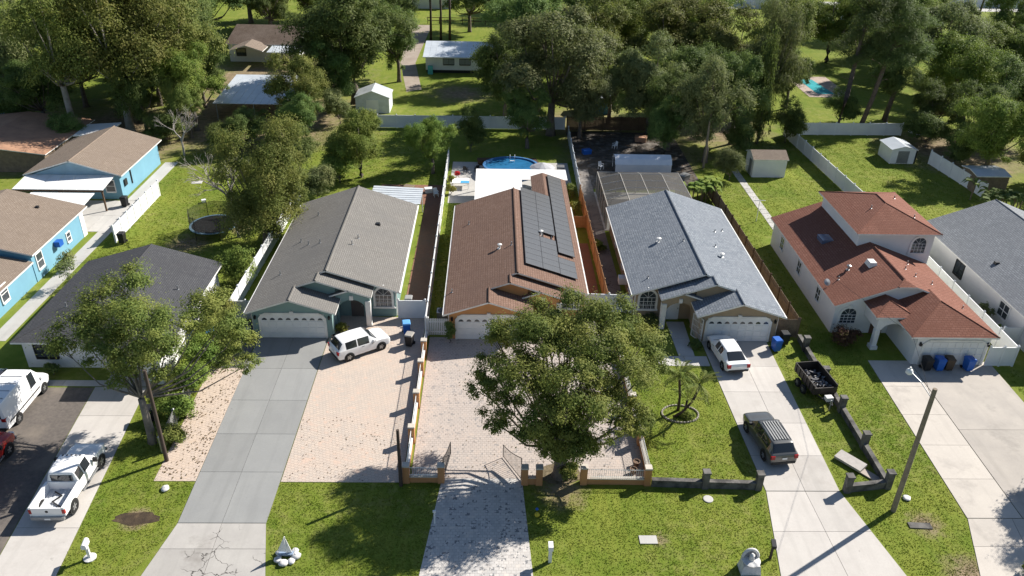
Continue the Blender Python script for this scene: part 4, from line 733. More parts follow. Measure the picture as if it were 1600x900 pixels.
# ------------------------------------------------------------------ vehicles
def wheelmeshes(r, w):
    t = MB(); t.M = Matrix.Rotation(R(90),4,'X'); t.lathe([(r*.62,-w/2),(r*.93,-w/2),(r,-w*.32),(r,w*.32),(r*.93,w/2),(r*.62,w/2)],22,cap=False); tm = t.mesh('wheel', RUBBER, True)
    k = MB(); k.M = Matrix.Rotation(R(90),4,'X'); k.lathe([(r*.6,-w*.3),(r*.63,w*.46),(r*.56,w*.46),(r*.5,w*.2),(.02,w*.2)],20,m=1); k.lathe([(.05,w*.2),(.05,w*.5)],8)
    for i in range(5):
        a = i*1.2566; u = Vector((math.cos(a),math.sin(a),0)); v = Vector((-u.y,u.x,0)); z = Vector((0,0,w*.42)); b = Vector((0,0,w*.25))
        k.add([u*.04+v*.035+z,u*.04-v*.035+z,u*r*.58-v*.05+z,u*r*.58+v*.05+z,u*.04+v*.035+b,u*.04-v*.035+b,u*r*.58-v*.05+b,u*r*.58+v*.05+b],[[0,1,2,3],[0,3,7,4],[1,5,6,2],[3,2,6,7]])
    return tm, k.mesh('rim', [RIM, DARK], True)
def vehicle(name, label, cat, loc, rz, paint, st, W, wheels, r, wind, rearw, sides, low=PLASTIC, lights=True, open_after=None, plate=True, roofrails=False, ww=.22, taillow=.75):
    """st: stations (x, z_low, z_belt, z_top, half width, half width of top); glass given by station intervals"""
    t = thing(name, label, cat, loc, rz); rows = []
    for x, zl, zb, zt, w, wt in st:
        cab = zt-zb > .25; z4 = zt-.07 if cab else zb+.75*(zt-zb)
        h = [(.8*w,zl),(.975*w,zl+.09),(w,(zl+zb)/2+.06),(.985*w,zb-.05),(.965*w,zb),(wt,z4),(wt*.86,zt-.012),(wt*.45,zt)]
        rows.append([(x,-a,b) for a, b in h]+[(x,a,b) for a, b in h[::-1]])
    def cr(L, k, f):      # Catmull-Rom refinement of a list of points
        out = []
        for i in range(len(L)-1):
            p0, p1, p2, p3 = L[max(i-1,0)], L[i], L[i+1], L[min(i+2,len(L)-1)]
            for q in range(k):
                u = q/k; out.append(f(p0, p1, p2, p3, u))
        return out+[L[-1]]
    def c1(a, b, c, d, u): return .5*((2*b)+(c-a)*u+(2*a-5*b+4*c-d)*u*u+(3*b-a-3*c+d)*u**3)
    cv = lambda a, b, c, d, u: Vector([(1-.55)*(b[i]+(c[i]-b[i])*u)+.55*c1(a[i],b[i],c[i],d[i],u) for i in range(3)])
    rows = [cr([Vector(p) for p in r_], 2, cv) for r_ in rows]; rows = cr(rows, 3, lambda a, b, c, d, u: [cv(*q, u) for q in zip(a, b, c, d)])
    n = len(rows[0]); V = [p for r_ in rows for p in r_]; parts = {}
    def put(k, f): parts.setdefault(k, []).append(f)
    for i in range(len(rows)-1):
        for j in range(n-1):
            f = [i*n+j, (i+1)*n+j, (i+1)*n+j+1, i*n+j+1]; i_, j_ = i, j; i, j, n_ = i_//3, j_//2, 16; top = 5 <= j <= n_-7; side = j == 4 or j == n_-6
            if top and wind[0] <= i < wind[1]: put('windshield', f)
            elif rearw and top and rearw[0] <= i < rearw[1]: put('rear_window', f)
            elif side and any(a <= i < b for a, b in sides):
                put('side_window%d%d' % ([k for k,(a,b) in enumerate(sides) if a <= i < b][0], j == 4), f)
            elif j == 0 or j == n_-2: put('sill', f)
            else: put('body', f)
            i, j = i_, j_
    put('body', list(range(n))[::-1]); put('body', [(len(rows)-1)*n+k for k in range(n)])
    for k, F in parts.items():
        used = sorted({v for f in F for v in f}); ix = {v: i for i, v in enumerate(used)}
        m = MB(); m.add([V[v] for v in used], [[ix[v] for v in f] for f in F]); nm = ''.join(c for c in k if not c.isdigit())
        m.build(nm, paint if nm == 'body' else low if nm == 'sill' else CARGLASS, t, True)
    tm, rm = wheelmeshes(r, ww)
    for x in wheels:
        for s in (-1, 1):
            a = MB(); a.M = Matrix.Translation((x,s*(W/2+.004),r)) @ Matrix.Rotation(R(90),4,'X'); a.lathe([(r*1.17,-.012),(r*1.17,.012)],22); a.build('wheel_arch', PLASTIC, t)
            o = place('wheel', tm, t, (x, s*(W/2-ww/2+.04), r), (0,0,0 if s < 0 else math.pi)); place('rim', rm, o)
    xf, xr = st[-1][0], st[0][0]; zf = st[-2][2]
    if lights:
        for s in (-1, 1):
            hw = st[-2][4]*.8; MB().frus((xf-.22,s*hw-.17,zf-.17),(xf-.035,s*hw+.17,zf-.02),.9).build('headlight', LAMPC, t)
            tw = st[1][4]*.86; MB().box((xr-.015,s*tw-.13,taillow),(xr+.2,s*tw+.13,taillow+.26)).build('taillight', RED, t)
            mx = st[wind[1]][0]-.35; MB().frus((mx-.08,s*(W/2+.02)-.09,st[wind[1]][2]),(mx+.1,s*(W/2+.02)+.12,st[wind[1]][2]+.17),.85).build('mirror', paint if paint is not CARG else PLASTIC, t)
        MB().box((xf-.03,-.45,.42),(xf+.012,.45,.62)).build('grille', DARK, t)
        MB().box((xr-.03,-W*.42,.36),(xr+.05,W*.42,.52)).build('rear_bumper', low, t)
        if plate: MB().box((xr-.045,-.16,taillow-.02),(xr-.03,.16,taillow+.12)).build('number_plate', WHITE, t)
        for s in (-1, 1):
            MB().box((-.25,s*(W/2)-.012,st[3][2]-.17),(-.05,s*(W/2)+.02,st[3][2]-.13)).build('door_handle', GREYMET, t); MB().box((.55,s*(W/2)-.012,st[3][2]-.17),(.75,s*(W/2)+.02,st[3][2]-.13)).build('door_handle', GREYMET, t)
    if roofrails:
        for s in (-1, 1): MB().tube([(st[4][0],s*st[4][5]*.92,st[4][3]+.0),(0,s*st[4][5]*.92,st[4][3]+.06),(st[-5][0]-.1,s*st[-5][5]*.92,st[-5][3])],.025,5).build('roof_rail', GREYMET, t)
    return t
CARGLASS = glassy('car_glass', (.022,.026,.03), .04)
SUVST = [(-2.2,.42,.8,.86,.8,.7),(-2.14,.3,.98,1.04,.88,.8),(-2.04,.25,1.04,1.12,.905,.76),(-1.72,.23,1.05,1.58,.915,.68),(-1.5,.22,1.04,1.62,.915,.69),(-.62,.22,1.02,1.65,.915,.7),(-.54,.22,1.02,1.65,.915,.7),(.38,.22,1.0,1.61,.915,.69),(.46,.22,1.0,1.6,.915,.69),(1.12,.22,.99,1.05,.91,.8),(1.6,.22,.96,1.02,.905,.76),(1.98,.24,.88,.95,.87,.7),(2.14,.32,.74,.82,.8,.6),(2.2,.42,.62,.68,.72,.5)]
vehicle('parked_suv', 'white compact SUV parked askew on the pink pavers', 'car', (-9.98,51.1,.03), R(34.6), CARW, SUVST, 1.83, (-1.32,1.32), .35, (8,9), (2,3), [(4,5),(6,7)], roofrails=False)
S2 = [(x*1.07,a,b_*1.02,c*1.01,w*1.01,d) for x,a,b_,c,w,d in SUVST]
gs = vehicle('parked_suv', 'dark grey SUV with silver roof rails on the concrete drive', 'car', (18.15,40.45,.035), R(97), CARG, S2, 1.85, (-1.4,1.4), .36, (8,9), (2,3), [(4,5),(6,7)], roofrails=True)
ROOFS = mat('silver_ribs',(.36,.36,.35),rough=.4)
for k in range(6): MB().box((-1.55,-.5+k*.18,1.655),(.25,-.42+k*.18,1.69)).build('roof_rib', ROOFS, gs)
SEDST = [(-2.28,.42,.72,.78,.78,.66),(-2.2,.3,.92,.97,.86,.74),(-1.98,.22,.95,1.0,.89,.74),(-1.82,.2,.95,1.02,.9,.7),(-1.12,.2,.94,1.38,.9,.6),(-.75,.2,.93,1.43,.9,.61),(-.2,.2,.92,1.45,.9,.62),(-.12,.2,.92,1.45,.9,.62),(.42,.2,.91,1.43,.9,.61),(.5,.2,.91,1.42,.9,.61),(1.25,.2,.89,.95,.89,.72),(1.8,.22,.82,.88,.86,.66),(2.15,.28,.68,.75,.8,.55),(2.26,.4,.56,.62,.7,.45)]
vehicle('parked_sedan', 'white sedan nosed up to the tan house garage', 'car', (17.95,50.35,.035), R(97), CARW, SEDST, 1.8, (-1.36,1.4), .33, (9,10), (3,4), [(5,6),(7,8)], taillow=.66)
vehicle('parked_sedan', 'dark car at the left edge beyond the white van', 'car', (-35.2,45.2,.012), R(92), CARD, SEDST, 1.8, (-1.36,1.4), .33, (9,10), (3,4), [(5,6),(7,8)])
vehicle('parked_sedan', 'dark vehicle half out of frame beside the grey-roofed house', 'car', (43.2,48.6,.0), R(80), CARD, SEDST, 1.8, (-1.36,1.4), .33, (9,10), (3,4), [(5,6),(7,8)])
VANST = [(-2.85,.42,1.1,2.0,.9,.8),(-2.8,.35,1.15,2.2,.95,.84),(-2.7,.3,1.2,2.28,.98,.85),(-1.2,.28,1.2,2.32,.985,.85),(.3,.28,1.2,2.31,.985,.85),(.45,.28,1.2,2.3,.985,.85),(1.15,.28,1.2,2.24,.98,.83),(1.3,.28,1.2,2.18,.98,.82),(2.05,.28,1.15,1.3,.96,.78),(2.5,.3,1.0,1.1,.92,.7),(2.75,.36,.8,.9,.84,.6),(2.82,.45,.65,.7,.74,.5)]
vn = vehicle('cargo_van', 'tall white cargo van parked on the dark millings', 'van', (-32.05,43.9,.012), R(90), CARW, VANST, 1.96, (-1.6,1.75), .35, (7,8), None, [(5,6)], taillow=1.0)
MB().box((-2.87,-.72,1.25),(-2.84,.72,1.85)).build('rear_window', CARGLASS, vn)
MB().box((-2.875,-.012,.5),(-2.85,.012,2.1)).build('door_seam', DARK, vn)
for s_ in (-1, 1):
    MB().box((-2.5,s_*.985-.015,.72),(1.3,s_*.985+.015,.82)).build('rub_strip', PLASTIC, vn); MB().box((-.9,s_*.978-.012,.45),(-.88,s_*.978+.012,1.75)).build('door_seam', DARK, vn); MB().box((.38,s_*.978-.012,.45),(.4,s_*.978+.012,1.75)).build('door_seam', DARK, vn)
for x in (-2.1,-1.3,-.5,.3): MB().box((x,-.7,2.29),(x+.05,.7,2.335)).build('roof_rib', GREYMET, vn)
TRST = [(-.75,.45,1.15,1.72,.94,.72),(-.68,.42,1.18,1.84,.95,.74),(-.1,.4,1.18,1.88,.955,.75),(.02,.4,1.18,1.88,.955,.75),(.75,.4,1.17,1.86,.955,.74),(.85,.4,1.17,1.84,.955,.73),(1.5,.4,1.16,1.24,.955,.85),(2.2,.42,1.12,1.2,.95,.82),(2.7,.46,1.02,1.1,.92,.74),(2.84,.52,.85,.92,.86,.6)]
def pickup(label, loc, rz, paint):
    t = vehicle('pickup_truck', label, 'truck', loc, rz, paint, TRST, 1.98, (-1.95,1.85), .41, (5,6), None, [(1,2),(3,4)], lights=False, ww=.27)
    b = MB()
    for s in (-1, 1): b.ext([(-2.9,s*.93,.55),(-2.9,s*.99,.62),(-2.9,s*.985,1.2),(-2.9,s*.84,1.22),(-2.9,s*.82,.62)],(2.13,0,0))
    b.box((-.82,-.82,.6),(-.77,.82,1.2)); b.build('bed', paint, t); fl = MB(); fl.box((-2.86,-.82,.58),(-.82,.82,.64))
    for k in range(8): fl.box((-2.86,-.75+k*.2,.64),(-.82,-.65+k*.2,.66))
    fl.build('bed_floor', mat('bed_liner',(.6,.62,.64)) , t); tg = MB().box((-2.93,-.83,.62),(-2.86,.83,1.2)).build('tailgate', paint, t); MB().lathe([(.09,0),(.07,.02)],10).build('badge', DARK, tg, loc=(-2.93,0,.95), rot=(0,R(-90),0))
    MB().box((-.79,-.62,1.25),(-.755,.62,1.66)).build('rear_window', CARGLASS, t); MB().box((-3.05,-.92,.42),(-2.9,.92,.62)).build('rear_bumper', GREYMET, t); MB().box((2.8,-.92,.45),(2.92,.92,.65)).build('front_bumper', GREYMET, t); MB().box((-2.945,-.16,.45),(-3.07,.16,.56)).build('number_plate', WHITE, t)
    for s in (-1, 1):
        MB().box((-2.92,s*.9-.09,.78),(-2.8,s*.9+.1,1.08)).build('taillight', RED, t); MB().box((2.72,s*.72-.16,.85),(2.85,s*.72+.16,1.02)).build('headlight', LAMPC, t); MB().frus((.95,s*1.12-.12,1.15),(1.1,s*1.12+.14,1.42),.9).build('mirror', PLASTIC, t); MB().box((-.7,s*.98-.03,.36),(1.3,s*.98+.08,.42)).build('running_board', GREYMET, t)
    for k in range(5): MB().frus((.68,-.5+k*.25-.05,1.84),(.8,-.5+k*.25+.05,1.89),.7).build('cab_light', PLASTIC, t)
    MB().tube([(-2.3,-.4,.7),(-1.9,.2,.72),(-1.4,-.1,.7),(-1.1,.4,.72)],.05,6).build('bed_clutter', DARK, t); return t
pickup('white crew pickup truck with empty bed on the old concrete drive', (-24.85,36.2,.035), R(91), CARW); pickup('red pickup truck nosing in at the left edge', (-31.1,37.3,.012), R(88), CARR)
# dump trailer
dt = thing('dump_trailer', 'black dump trailer full of scrap beside the block wall', 'trailer', (23.35,46.6,0), R(97))
tb_ = MB(); tb_.box((-1.5,-.85,.62),(1.5,.85,.7)).box((-1.5,-.88,.7),(1.5,-.82,1.35)).box((-1.5,.82,.7),(1.5,.88,1.35)).box((1.44,-.82,.7),(1.5,.82,1.35)).box((-1.5,-.82,.7),(-1.44,.82,1.15)); tb_.build('box', mat('trailer_black',(.035,.028,.024),rough=.6), dt)
for s in (-1, 1):
    for k in range(6): MB().box((-1.4+k*.52,s*.9-.03,.66),(-1.34+k*.52,s*.9+.03,1.36)).build('stake', DARK, dt)
MB().tube([(-1.5,-.5,.55),(-2.7,0,.5)],.05,6).tube([(-1.5,.5,.55),(-2.7,0,.5)],.05,6).build('tongue', DARK, dt); MB().tube([(-2.6,.1,0),(-2.6,.1,.9)],.05,8).build('jack', GREYMET, dt); MB().box((-2.3,-.25,.55),(-1.9,.25,.85)).build('pump_box', STONE, dt)
tm_, rm_ = wheelmeshes(.34,.2)
for x in (-.42,.42):
    for s in (-1, 1): o = place('wheel', tm_, dt, (x,s*1.02,.34), (0,0,0 if s < 0 else math.pi)); place('rim', rm_, o)
sc_ = MB(); r0 = random.Random(3)
for k in range(60): x, y_ = r0.uniform(-1.3,1.3), r0.uniform(-.7,.7); sc_.M = Matrix.Translation((x,y_,.75+r0.random()*.15)) @ Matrix.Rotation(r0.random()*3,4,(r0.random(),r0.random(),1)); sc_.box((-.15,-.08,-.03),(.15*r0.random(),.08,.03))
sp = sc_.build('scrap', mat('scrap',(.3,.3,.31),(.06,.06,.07),9,.6), dt); sp['kind'] = 'stuff'

# ------------------------------------------------------------------ bins, posts, ornaments
def binmesh(m):
    b = MB(); b.frus((-.24,-.28,.08),(.24,.28,1.0),1.22); body = b.mesh('bin_body', m); l = MB(); l.frus((-.32,-.38,1.0),(.32,.36,1.09),.85).box((-.2,.33,.98),(.2,.42,1.03)); lid = l.mesh('lid', m); w = MB(); w.M = Matrix.Rotation(R(90),4,'Y'); w.lathe([(.12,-.03),(.12,.03)],12); return body, lid, w.mesh('wheel', RUBBER)
BINS = {k: binmesh(m) for k, m in dict(blue=BINBLUE, black=BINBLK, brown=BINBRN).items()}
def wbin(k, label, loc, rz=0, lid=None):
    t = thing('wheelie_bin', label, 'bin', (*loc,.03), R(rz), 'wheeled bins'); place('bin_body', BINS[k][0], t); o = place('lid', BINS[k][1], t)
    if lid: o.data = o.data.copy(); o.data.materials[0] = lid
    for s in (-.29,.29): place('wheel', BINS[k][2], t, (s,.3,.12))
wbin('blue','blue recycling bin in the shade by the vinyl gate',(-6.7,53.5),10,mat('pale_blue_lid',(.12,.36,.7))); wbin('black','black bin with grey lid just below the blue one',(-6.3,51.8),-14,mat('grey_lid',(.35,.33,.3)))
wbin('black','leftmost black bin at the two-storey garage',(32.75,49.05),5); wbin('blue','blue bin between two dark ones at the two-storey garage',(33.7,49.05),0); wbin('brown','brown bin beside the blue one at the two-storey garage',(34.45,49.1),-6); wbin('blue','lone blue bin at the right of the two-storey garage door',(35.95,49.05),6); wbin('blue','blue bin on the tan house driveway by the garage corner',(22.1,51.5),12)
wbin('black','dark bin between tan house corner and weathered fence',(23.0,52.4),4); wbin('black','black bin at the near end of the trampoline lawn fence',(-35.1,69.0),0); wbin('black','black bin in the narrow terracotta side yard',(-6.9,57.4),0,mat('grey_lid2',(.3,.3,.3))); wbin('black','grey-lidded bin beside the street tree trunk',(-22.6,42.6),15); wbin('black','dark bin against the pale blue house wall',(-38.3,77.6),0); wbin('blue','blue bin behind the gate beside the tan house',(8.6,57.9),0); wbin('blue','blue bin under the hedge beside the teal garage court',(-21.6,52.2),20,mat('tarp_blue',(.05,.3,.65)))
def pole(name, label, loc, h, r, m, lean=(0,0), cat='pole'):
    t = thing(name, label, cat, (*loc,0)); MB().tube([(0,0,-.2),(lean[0]*h*.5,lean[1]*h*.5,h*.5),(lean[0]*h,lean[1]*h,h)],[r,r*.88,r*.75],12).build('shaft', m, t, True); return t
lp = pole('street_lamp', 'tall bare wooden street lamp pole with white lamp arm', (23.95,34.5), 8.95, .16, POLE, cat='street lamp')
MB().tube([(0,.1,8.3),(-.3,.9,8.75),(-.55,1.6,8.9)],.028,6).build('lamp_arm', GREYMET, lp); MB().lathe([(.03,.22),(.14,.16),(.2,.05),(.2,-.08),(.1,-.16)],14).build('lamp_head', WHITE, lp, True, loc=(-.6,1.72,8.85)); MB().lathe([(.05,0),(.05,.12)],8).build('sensor', WHITE, lp, loc=(-.6,1.72,9.05))
pole('utility_pole', 'short dark wooden pole at the lawn corner by the orange wall', (-5.4,36.5), 4.3, .12, POLED); pole('utility_pole', 'slim brown pole beside the street tree trunk', (-20.2,38.6), 6.9, .13, POLED, (-.0,0)); pole('utility_pole', 'grey pole in front of the oaks behind the tan house', (25.4,91), 8.2, .15, POLE)
cl = pole('clothesline_pole', 'thin white T-shaped clothesline pole on the lawn', (27.5,75.7), 2.4, .04, WHITE); MB().tube([(-.6,0,2.35),(.6,0,2.35)],.03,6).build('cross_arm', WHITE, cl)
mb0 = thing('mailbox', 'white plastic mailbox on a post near the white pickup', 'mailbox', (-21.55,30.85,0), R(8)); MB().box((-.07,-.07,0),(.07,.07,1.0)).build('post', WHITE, mb0); b = MB(); b.M = Matrix.Translation((0,-.05,1.0)); b.ext([(-.13,-.28,0),(.13,-.28,0),(.13,-.28,.2)]+[(.13*math.cos(k*.5236),-.28,.2+.13*math.sin(k*.5236)) for k in range(1,6)]+[(-.13,-.28,.2)],(0,.56,0)); b.build('box', WHITE, mb0); MB().lathe([(.32,0),(.34,.08),(.2,.12)],12).build('base', STONE, mb0)
mb2 = thing('mailbox', 'slim white mailbox post at the verge by the paver apron', 'mailbox', (3.3,30.65,0)); MB().box((-.09,-.09,0),(.09,.09,1.05)).build('post', WHITE, mb2); MB().box((-.13,-.25,1.05),(.13,.2,1.35)).build('box', WHITE, mb2)
ms_ = thing('mailbox', 'small white marker post on the shaded lawn edge', 'post', (-3.15,33.4,0)); MB().box((-.04,-.04,0),(.04,.04,.95)).build('post', WHITE, ms_); MB().box((-.09,-.05,.9),(.09,.05,1.02)).build('cap', WHITE, ms_)
mb3 = thing('mailbox', 'black mailbox on a dark post at the light driveway edge', 'mailbox', (15.5,30.9,0), R(-10)); MB().box((-.06,-.06,0),(.06,.06,1.0)).build('post', POLED, mb3); MB().box((-.12,-.3,1.0),(.12,.25,1.22)).build('box', DARK, mb3)
st_ = thing('stone_statue', 'white carved stone mailbox niche on the verge lawn', 'statue', (14.1,30.1,0)); MB().frus((-.55,-.4,0),(.55,.4,.6),.8).build('base', STONE, st_); b = MB(); b.lathe([(.42,.6),(.5,.75),(.36,.8)],16); b.build('bowl', STONE, st_, True); b = MB(); b.tube([(.42*math.cos(k*.2618),.2,.72+.62*math.sin(k*.2618)) for k in range(13)],.09,7); b.build('shell_rim', STONE, st_, 2); MB().ext([(.42*math.cos(k*.2618),.22,.7+.62*math.sin(k*.2618)) for k in range(13)],(0,.06,0)).build('shell_back', mat('grey_stone',(.4,.4,.42)), st_)
MB().lathe([(.1,.7),(.16,.85),(.12,1.0),(.15,1.12),(.05,1.25)],10).build('figure', STONE, st_, True)
sbt = thing('sailboat_ornament', 'white sailboat lawn ornament among pale rocks', 'ornament', (-11.0,31.0,0)); MB().tube([(0,0,.1),(0,0,1.5)],[.05,.03],6).build('mast', WHITE, sbt); MB().ext([(-.04,0,.35),(-.5,0,.38),(-.05,0,1.45)],(0,.03,0)).build('sail', WHITE, sbt); MB().ext([(.04,0,.3),(.28,0,.3),(.04,0,1.3)],(0,.03,0)).build('sail', WHITE, sbt); MB().ext([(-.45,-.12,.28),(.35,-.12,.28),(.2,-.06,.08),(-.3,-.06,.08)],(0,.24,0)).build('hull', mat('hull_blue',(.25,.33,.45)), sbt)
def rockmesh(seed):
    r = random.Random(seed); b = MB(); b.lathe([(.12,0),(.2,.05),(.22,.11),(.14,.18),(.03,.2)],9); b.v = [(x*r.uniform(.8,1.2),y_*r.uniform(.8,1.2),z*r.uniform(.85,1.15)) for x,y_,z in b.v]; return b.mesh('rock', STONE, 2)
RK = [rockmesh(k) for k in range(3)]
for k, (x, y_) in enumerate(((-.45,-.3),(-.1,-.55),(.3,-.4),(.5,-.05),(.35,.3),(-.4,.15))): tag(place('rock', RK[k%3], None, (-11.0+x,31+y_,0), (0,0,k*1.3), (1.0+.2*(k%2),)*3), 'pale rock at the '+('left front','front','right front','right','right rear','left rear')[k]+' of the sailboat ornament', 'rock', 'rocks around the sailboat')
tag(place('rock', RK[1], None, (25.2,35.5,0), (0,0,1), (1.3,1.1,.8)), 'white rock lying near the street lamp base', 'rock'); tag(place('rock', RK[2], None, (-19.4,36.1,0), (0,0,2), (1.3,1.1,1.0)), 'grey boulder at the corner of the leaf-strewn pavers', 'rock')
tag(MB().box((-.5,-.3,0),(.5,.3,.05)).build('utility_cover', CPATH, loc=(8.95,32.2,.0)), 'rectangular concrete utility cover set in the verge lawn', 'cover'); tag(MB().lathe([(.3,0),(.3,.05),(.25,.06)],18).build('round_cover', CPATH, loc=(13.1,35.4,0)), 'round concrete cover near the block wall', 'cover'); tag(MB().box((-.55,-.4,0),(.55,.4,.04)).build('septic_cover', CPATH, loc=(-33.1,84.4,0), rot=(0,0,.1)), 'pale square concrete cover in the trampoline lawn', 'cover')
tag(MB().box((-.65,-.22,0),(.65,.22,.06)).build('drain_grate', BLOCK, loc=(25.0,33.3,0), rot=(0,0,-.06)), 'narrow concrete drain slot in the lawn by the lamp', 'drain')
mtx = thing('discarded_mattress', 'two discarded pale boards lying against the block wall', 'mattress', (22.95,38.6,0), R(-52)); MB().box((-.9,-.4,.1),(.9,.4,.28)).build('board', mat('pale_board',(.5,.46,.42),(.4,.37,.34),3), mtx, loc=(0,0,.05), rot=(R(8),0,0)); MB().box((-.8,-.28,0),(.8,.28,.08)).build('board', mat('grey_board',(.42,.36,.32)), mtx, loc=(1.5,-.05,.02))
tg_ = thing('toy', 'small yellow and blue toy on the grass beside the oak', 'toy', (2.75,34.0,0)); MB().lathe([(.1,0),(.16,.12),(.1,.25)],10).build('body', YEL, tg_, True); MB().lathe([(.06,.25),(.1,.33),(.04,.42)],10).build('head', BINBLUE, tg_, True, loc=(0,.25,0))
for i, (x, y_, lab) in enumerate(((8.9,37.6,'brown clay pot on the pavers inside the orange corner pillar'),(9.2,38.3,'second brown clay pot behind the corner pillar'),(-19.2,53.4,'white planter pot left of the teal garage door'),(-12.2,52.5,'dark planter pot at the right side of the teal garage door'))):
    pt = thing('plant_pot', lab, 'pot', (x,y_,.03)); MB().lathe([(.14,0),(.22,.35),(.24,.38),(.19,.38),(.17,.3)],14).build('pot', [TERRA, TERRA, WHITE, DARK][i] if i > 1 else mat('clay%d'%i,(.2,.13,.09)), pt, True)
# air conditioner on the grass strip, ring of edging stones round the palms
ac = thing('air_conditioner', 'grey air-conditioning unit on the grass strip by the orange house', 'air conditioner', (-4.05,55.8,0)); MB().box((-.4,-.4,0),(.4,.4,.8)).build('case', GREYMET, ac); MB().lathe([(.33,.8),(.33,.83),(.05,.84)],16).build('fan_grille', DARK, ac)
rg = thing('edging_ring', 'oval ring of pale edging stones around the curved palms', 'edging', (13.05,43.55,0)); em = MB().frus((-.1,-.06,0),(.1,.06,.1),.75).mesh('stone', mat('edging_stone',(.36,.33,.28),(.22,.2,.17),5,.9))
for k in range(34): a = k*2*math.pi/34; place('stone', em, rg, (1.25*math.cos(a),.95*math.sin(a),0), (0,0,a+1.57))
wr = MB(); wr.tube([(24,34.6,8.2),(27.8,44.0,6.3),(27.6,57.2,3.7)],.012,4); tag(wr.build('overhead_wire', DARK), 'thin overhead wire running from the lamp to the two-storey roof', 'wire')

# ------------------------------------------------------------------ trees and plants
def leaves(lobes, n, size, seed, flat_=.75, slim=.5, droop=0., sub=17, spread=.235, shell=.72):
    r = np.random.default_rng(seed); out = []; vol = np.array([l[3]**2 for l in lobes]); cnt = (n*vol/vol.sum()).astype(int)
    for (x, y, z, R_), c in zip(lobes, cnt):
        d = r.normal(size=(sub,3)); d /= np.linalg.norm(d,axis=1)[:,None]; d[:,2] = np.where(d[:,2] < -.35, -d[:,2], d[:,2])
        rad = R_*(shell+(1.08-shell)*r.random(sub))*np.where(r.random(sub) < .16, r.uniform(1.12,1.4,sub), 1.); sc = d*rad[:,None]*np.array([1,1,flat_])+np.array([x,y,z])
        k = r.integers(0, sub, c); cs = R_*spread*(.6+.8*r.random(sub))
        p = sc[k]+r.normal(size=(c,3))*cs[k][:,None]*np.array([1,1,.62]); o = p-np.array([x,y,z-.6*R_]); q = p-sc[k]; q[:,2] += .35*cs[k]; o = .75*o/np.linalg.norm(o,axis=1)[:,None]+.8*q/(np.linalg.norm(q,axis=1)[:,None]+1e-6); out.append((p, o))
    P = np.concatenate([a for a, _ in out]); O = np.concatenate([b for _, b in out]); P[:,2] = np.maximum(P[:,2], .06); m = len(P)
    nrm = O*.8+r.normal(size=(m,3))*.42+np.array([0,0,.35]); nrm /= np.linalg.norm(nrm,axis=1)[:,None]
    t = r.normal(size=(m,3)); t[:,2] -= droop; t -= nrm*(t*nrm).sum(1)[:,None]; t /= np.linalg.norm(t,axis=1)[:,None]; b = np.cross(nrm, t)
    s = size*r.uniform(.6,1.35,m)[:,None]; V = np.empty((m,4,3)); V[:,0] = P-t*s; V[:,1] = P+b*s*slim; V[:,2] = P+t*s; V[:,3] = P-b*s*slim
    return V.reshape(-1,3), m
def crownmesh(lobes, n, size, seed, m, **k):
    V, c = leaves(lobes, n, size, seed, **k); return npmesh('crown', V, 4, c, m)
def trunkmesh(lobes, r0, fork, seed, m, lean=(0,0), twigs=2, name='trunk'):
    r = random.Random(seed); b = MB(); F = Vector((lean[0]*fork,lean[1]*fork,fork))
    b.tube([(0,0,-.15),(F.x*.15,F.y*.15,fork*.12),(F.x*.5+r.uniform(-.1,.1),F.y*.5,fork*.5),F],[r0*1.5,r0*1.1,r0*.92,r0*.8],10)
    for x, y, z, R_ in lobes:
        E = Vector((x,y,z)); M_ = F.lerp(E,.5)+Vector((r.uniform(-.3,.3),r.uniform(-.3,.3),-.12*(E-F).length)); q = F.lerp(E,.05)
        a = r0*(.24+.13*R_/2); b.tube([q,F.lerp(M_,.6),M_,E],[a,a*.8,a*.62,a*.25],6)
        for _ in range(twigs):
            d = Vector((r.gauss(0,1),r.gauss(0,1),r.uniform(-.2,1))).normalized()*R_*.95; b.tube([M_.lerp(E,.7),E+d*.45,E+d],[a*.32,a*.2,a*.06],4)
    return b.mesh(name, m, 2)
def rlobes(seed, n, R_, zc, hz, lo, hi):
    r = random.Random(seed); L = []
    while len(L) < n:
        x, y, z = (r.uniform(-1,1) for _ in range(3)); d = x*x+y*y+z*z
        if .12 < d < 1: L.append((x*R_,y*R_,zc+z*hz,r.uniform(lo,hi)))
    return L
PROTO = {}
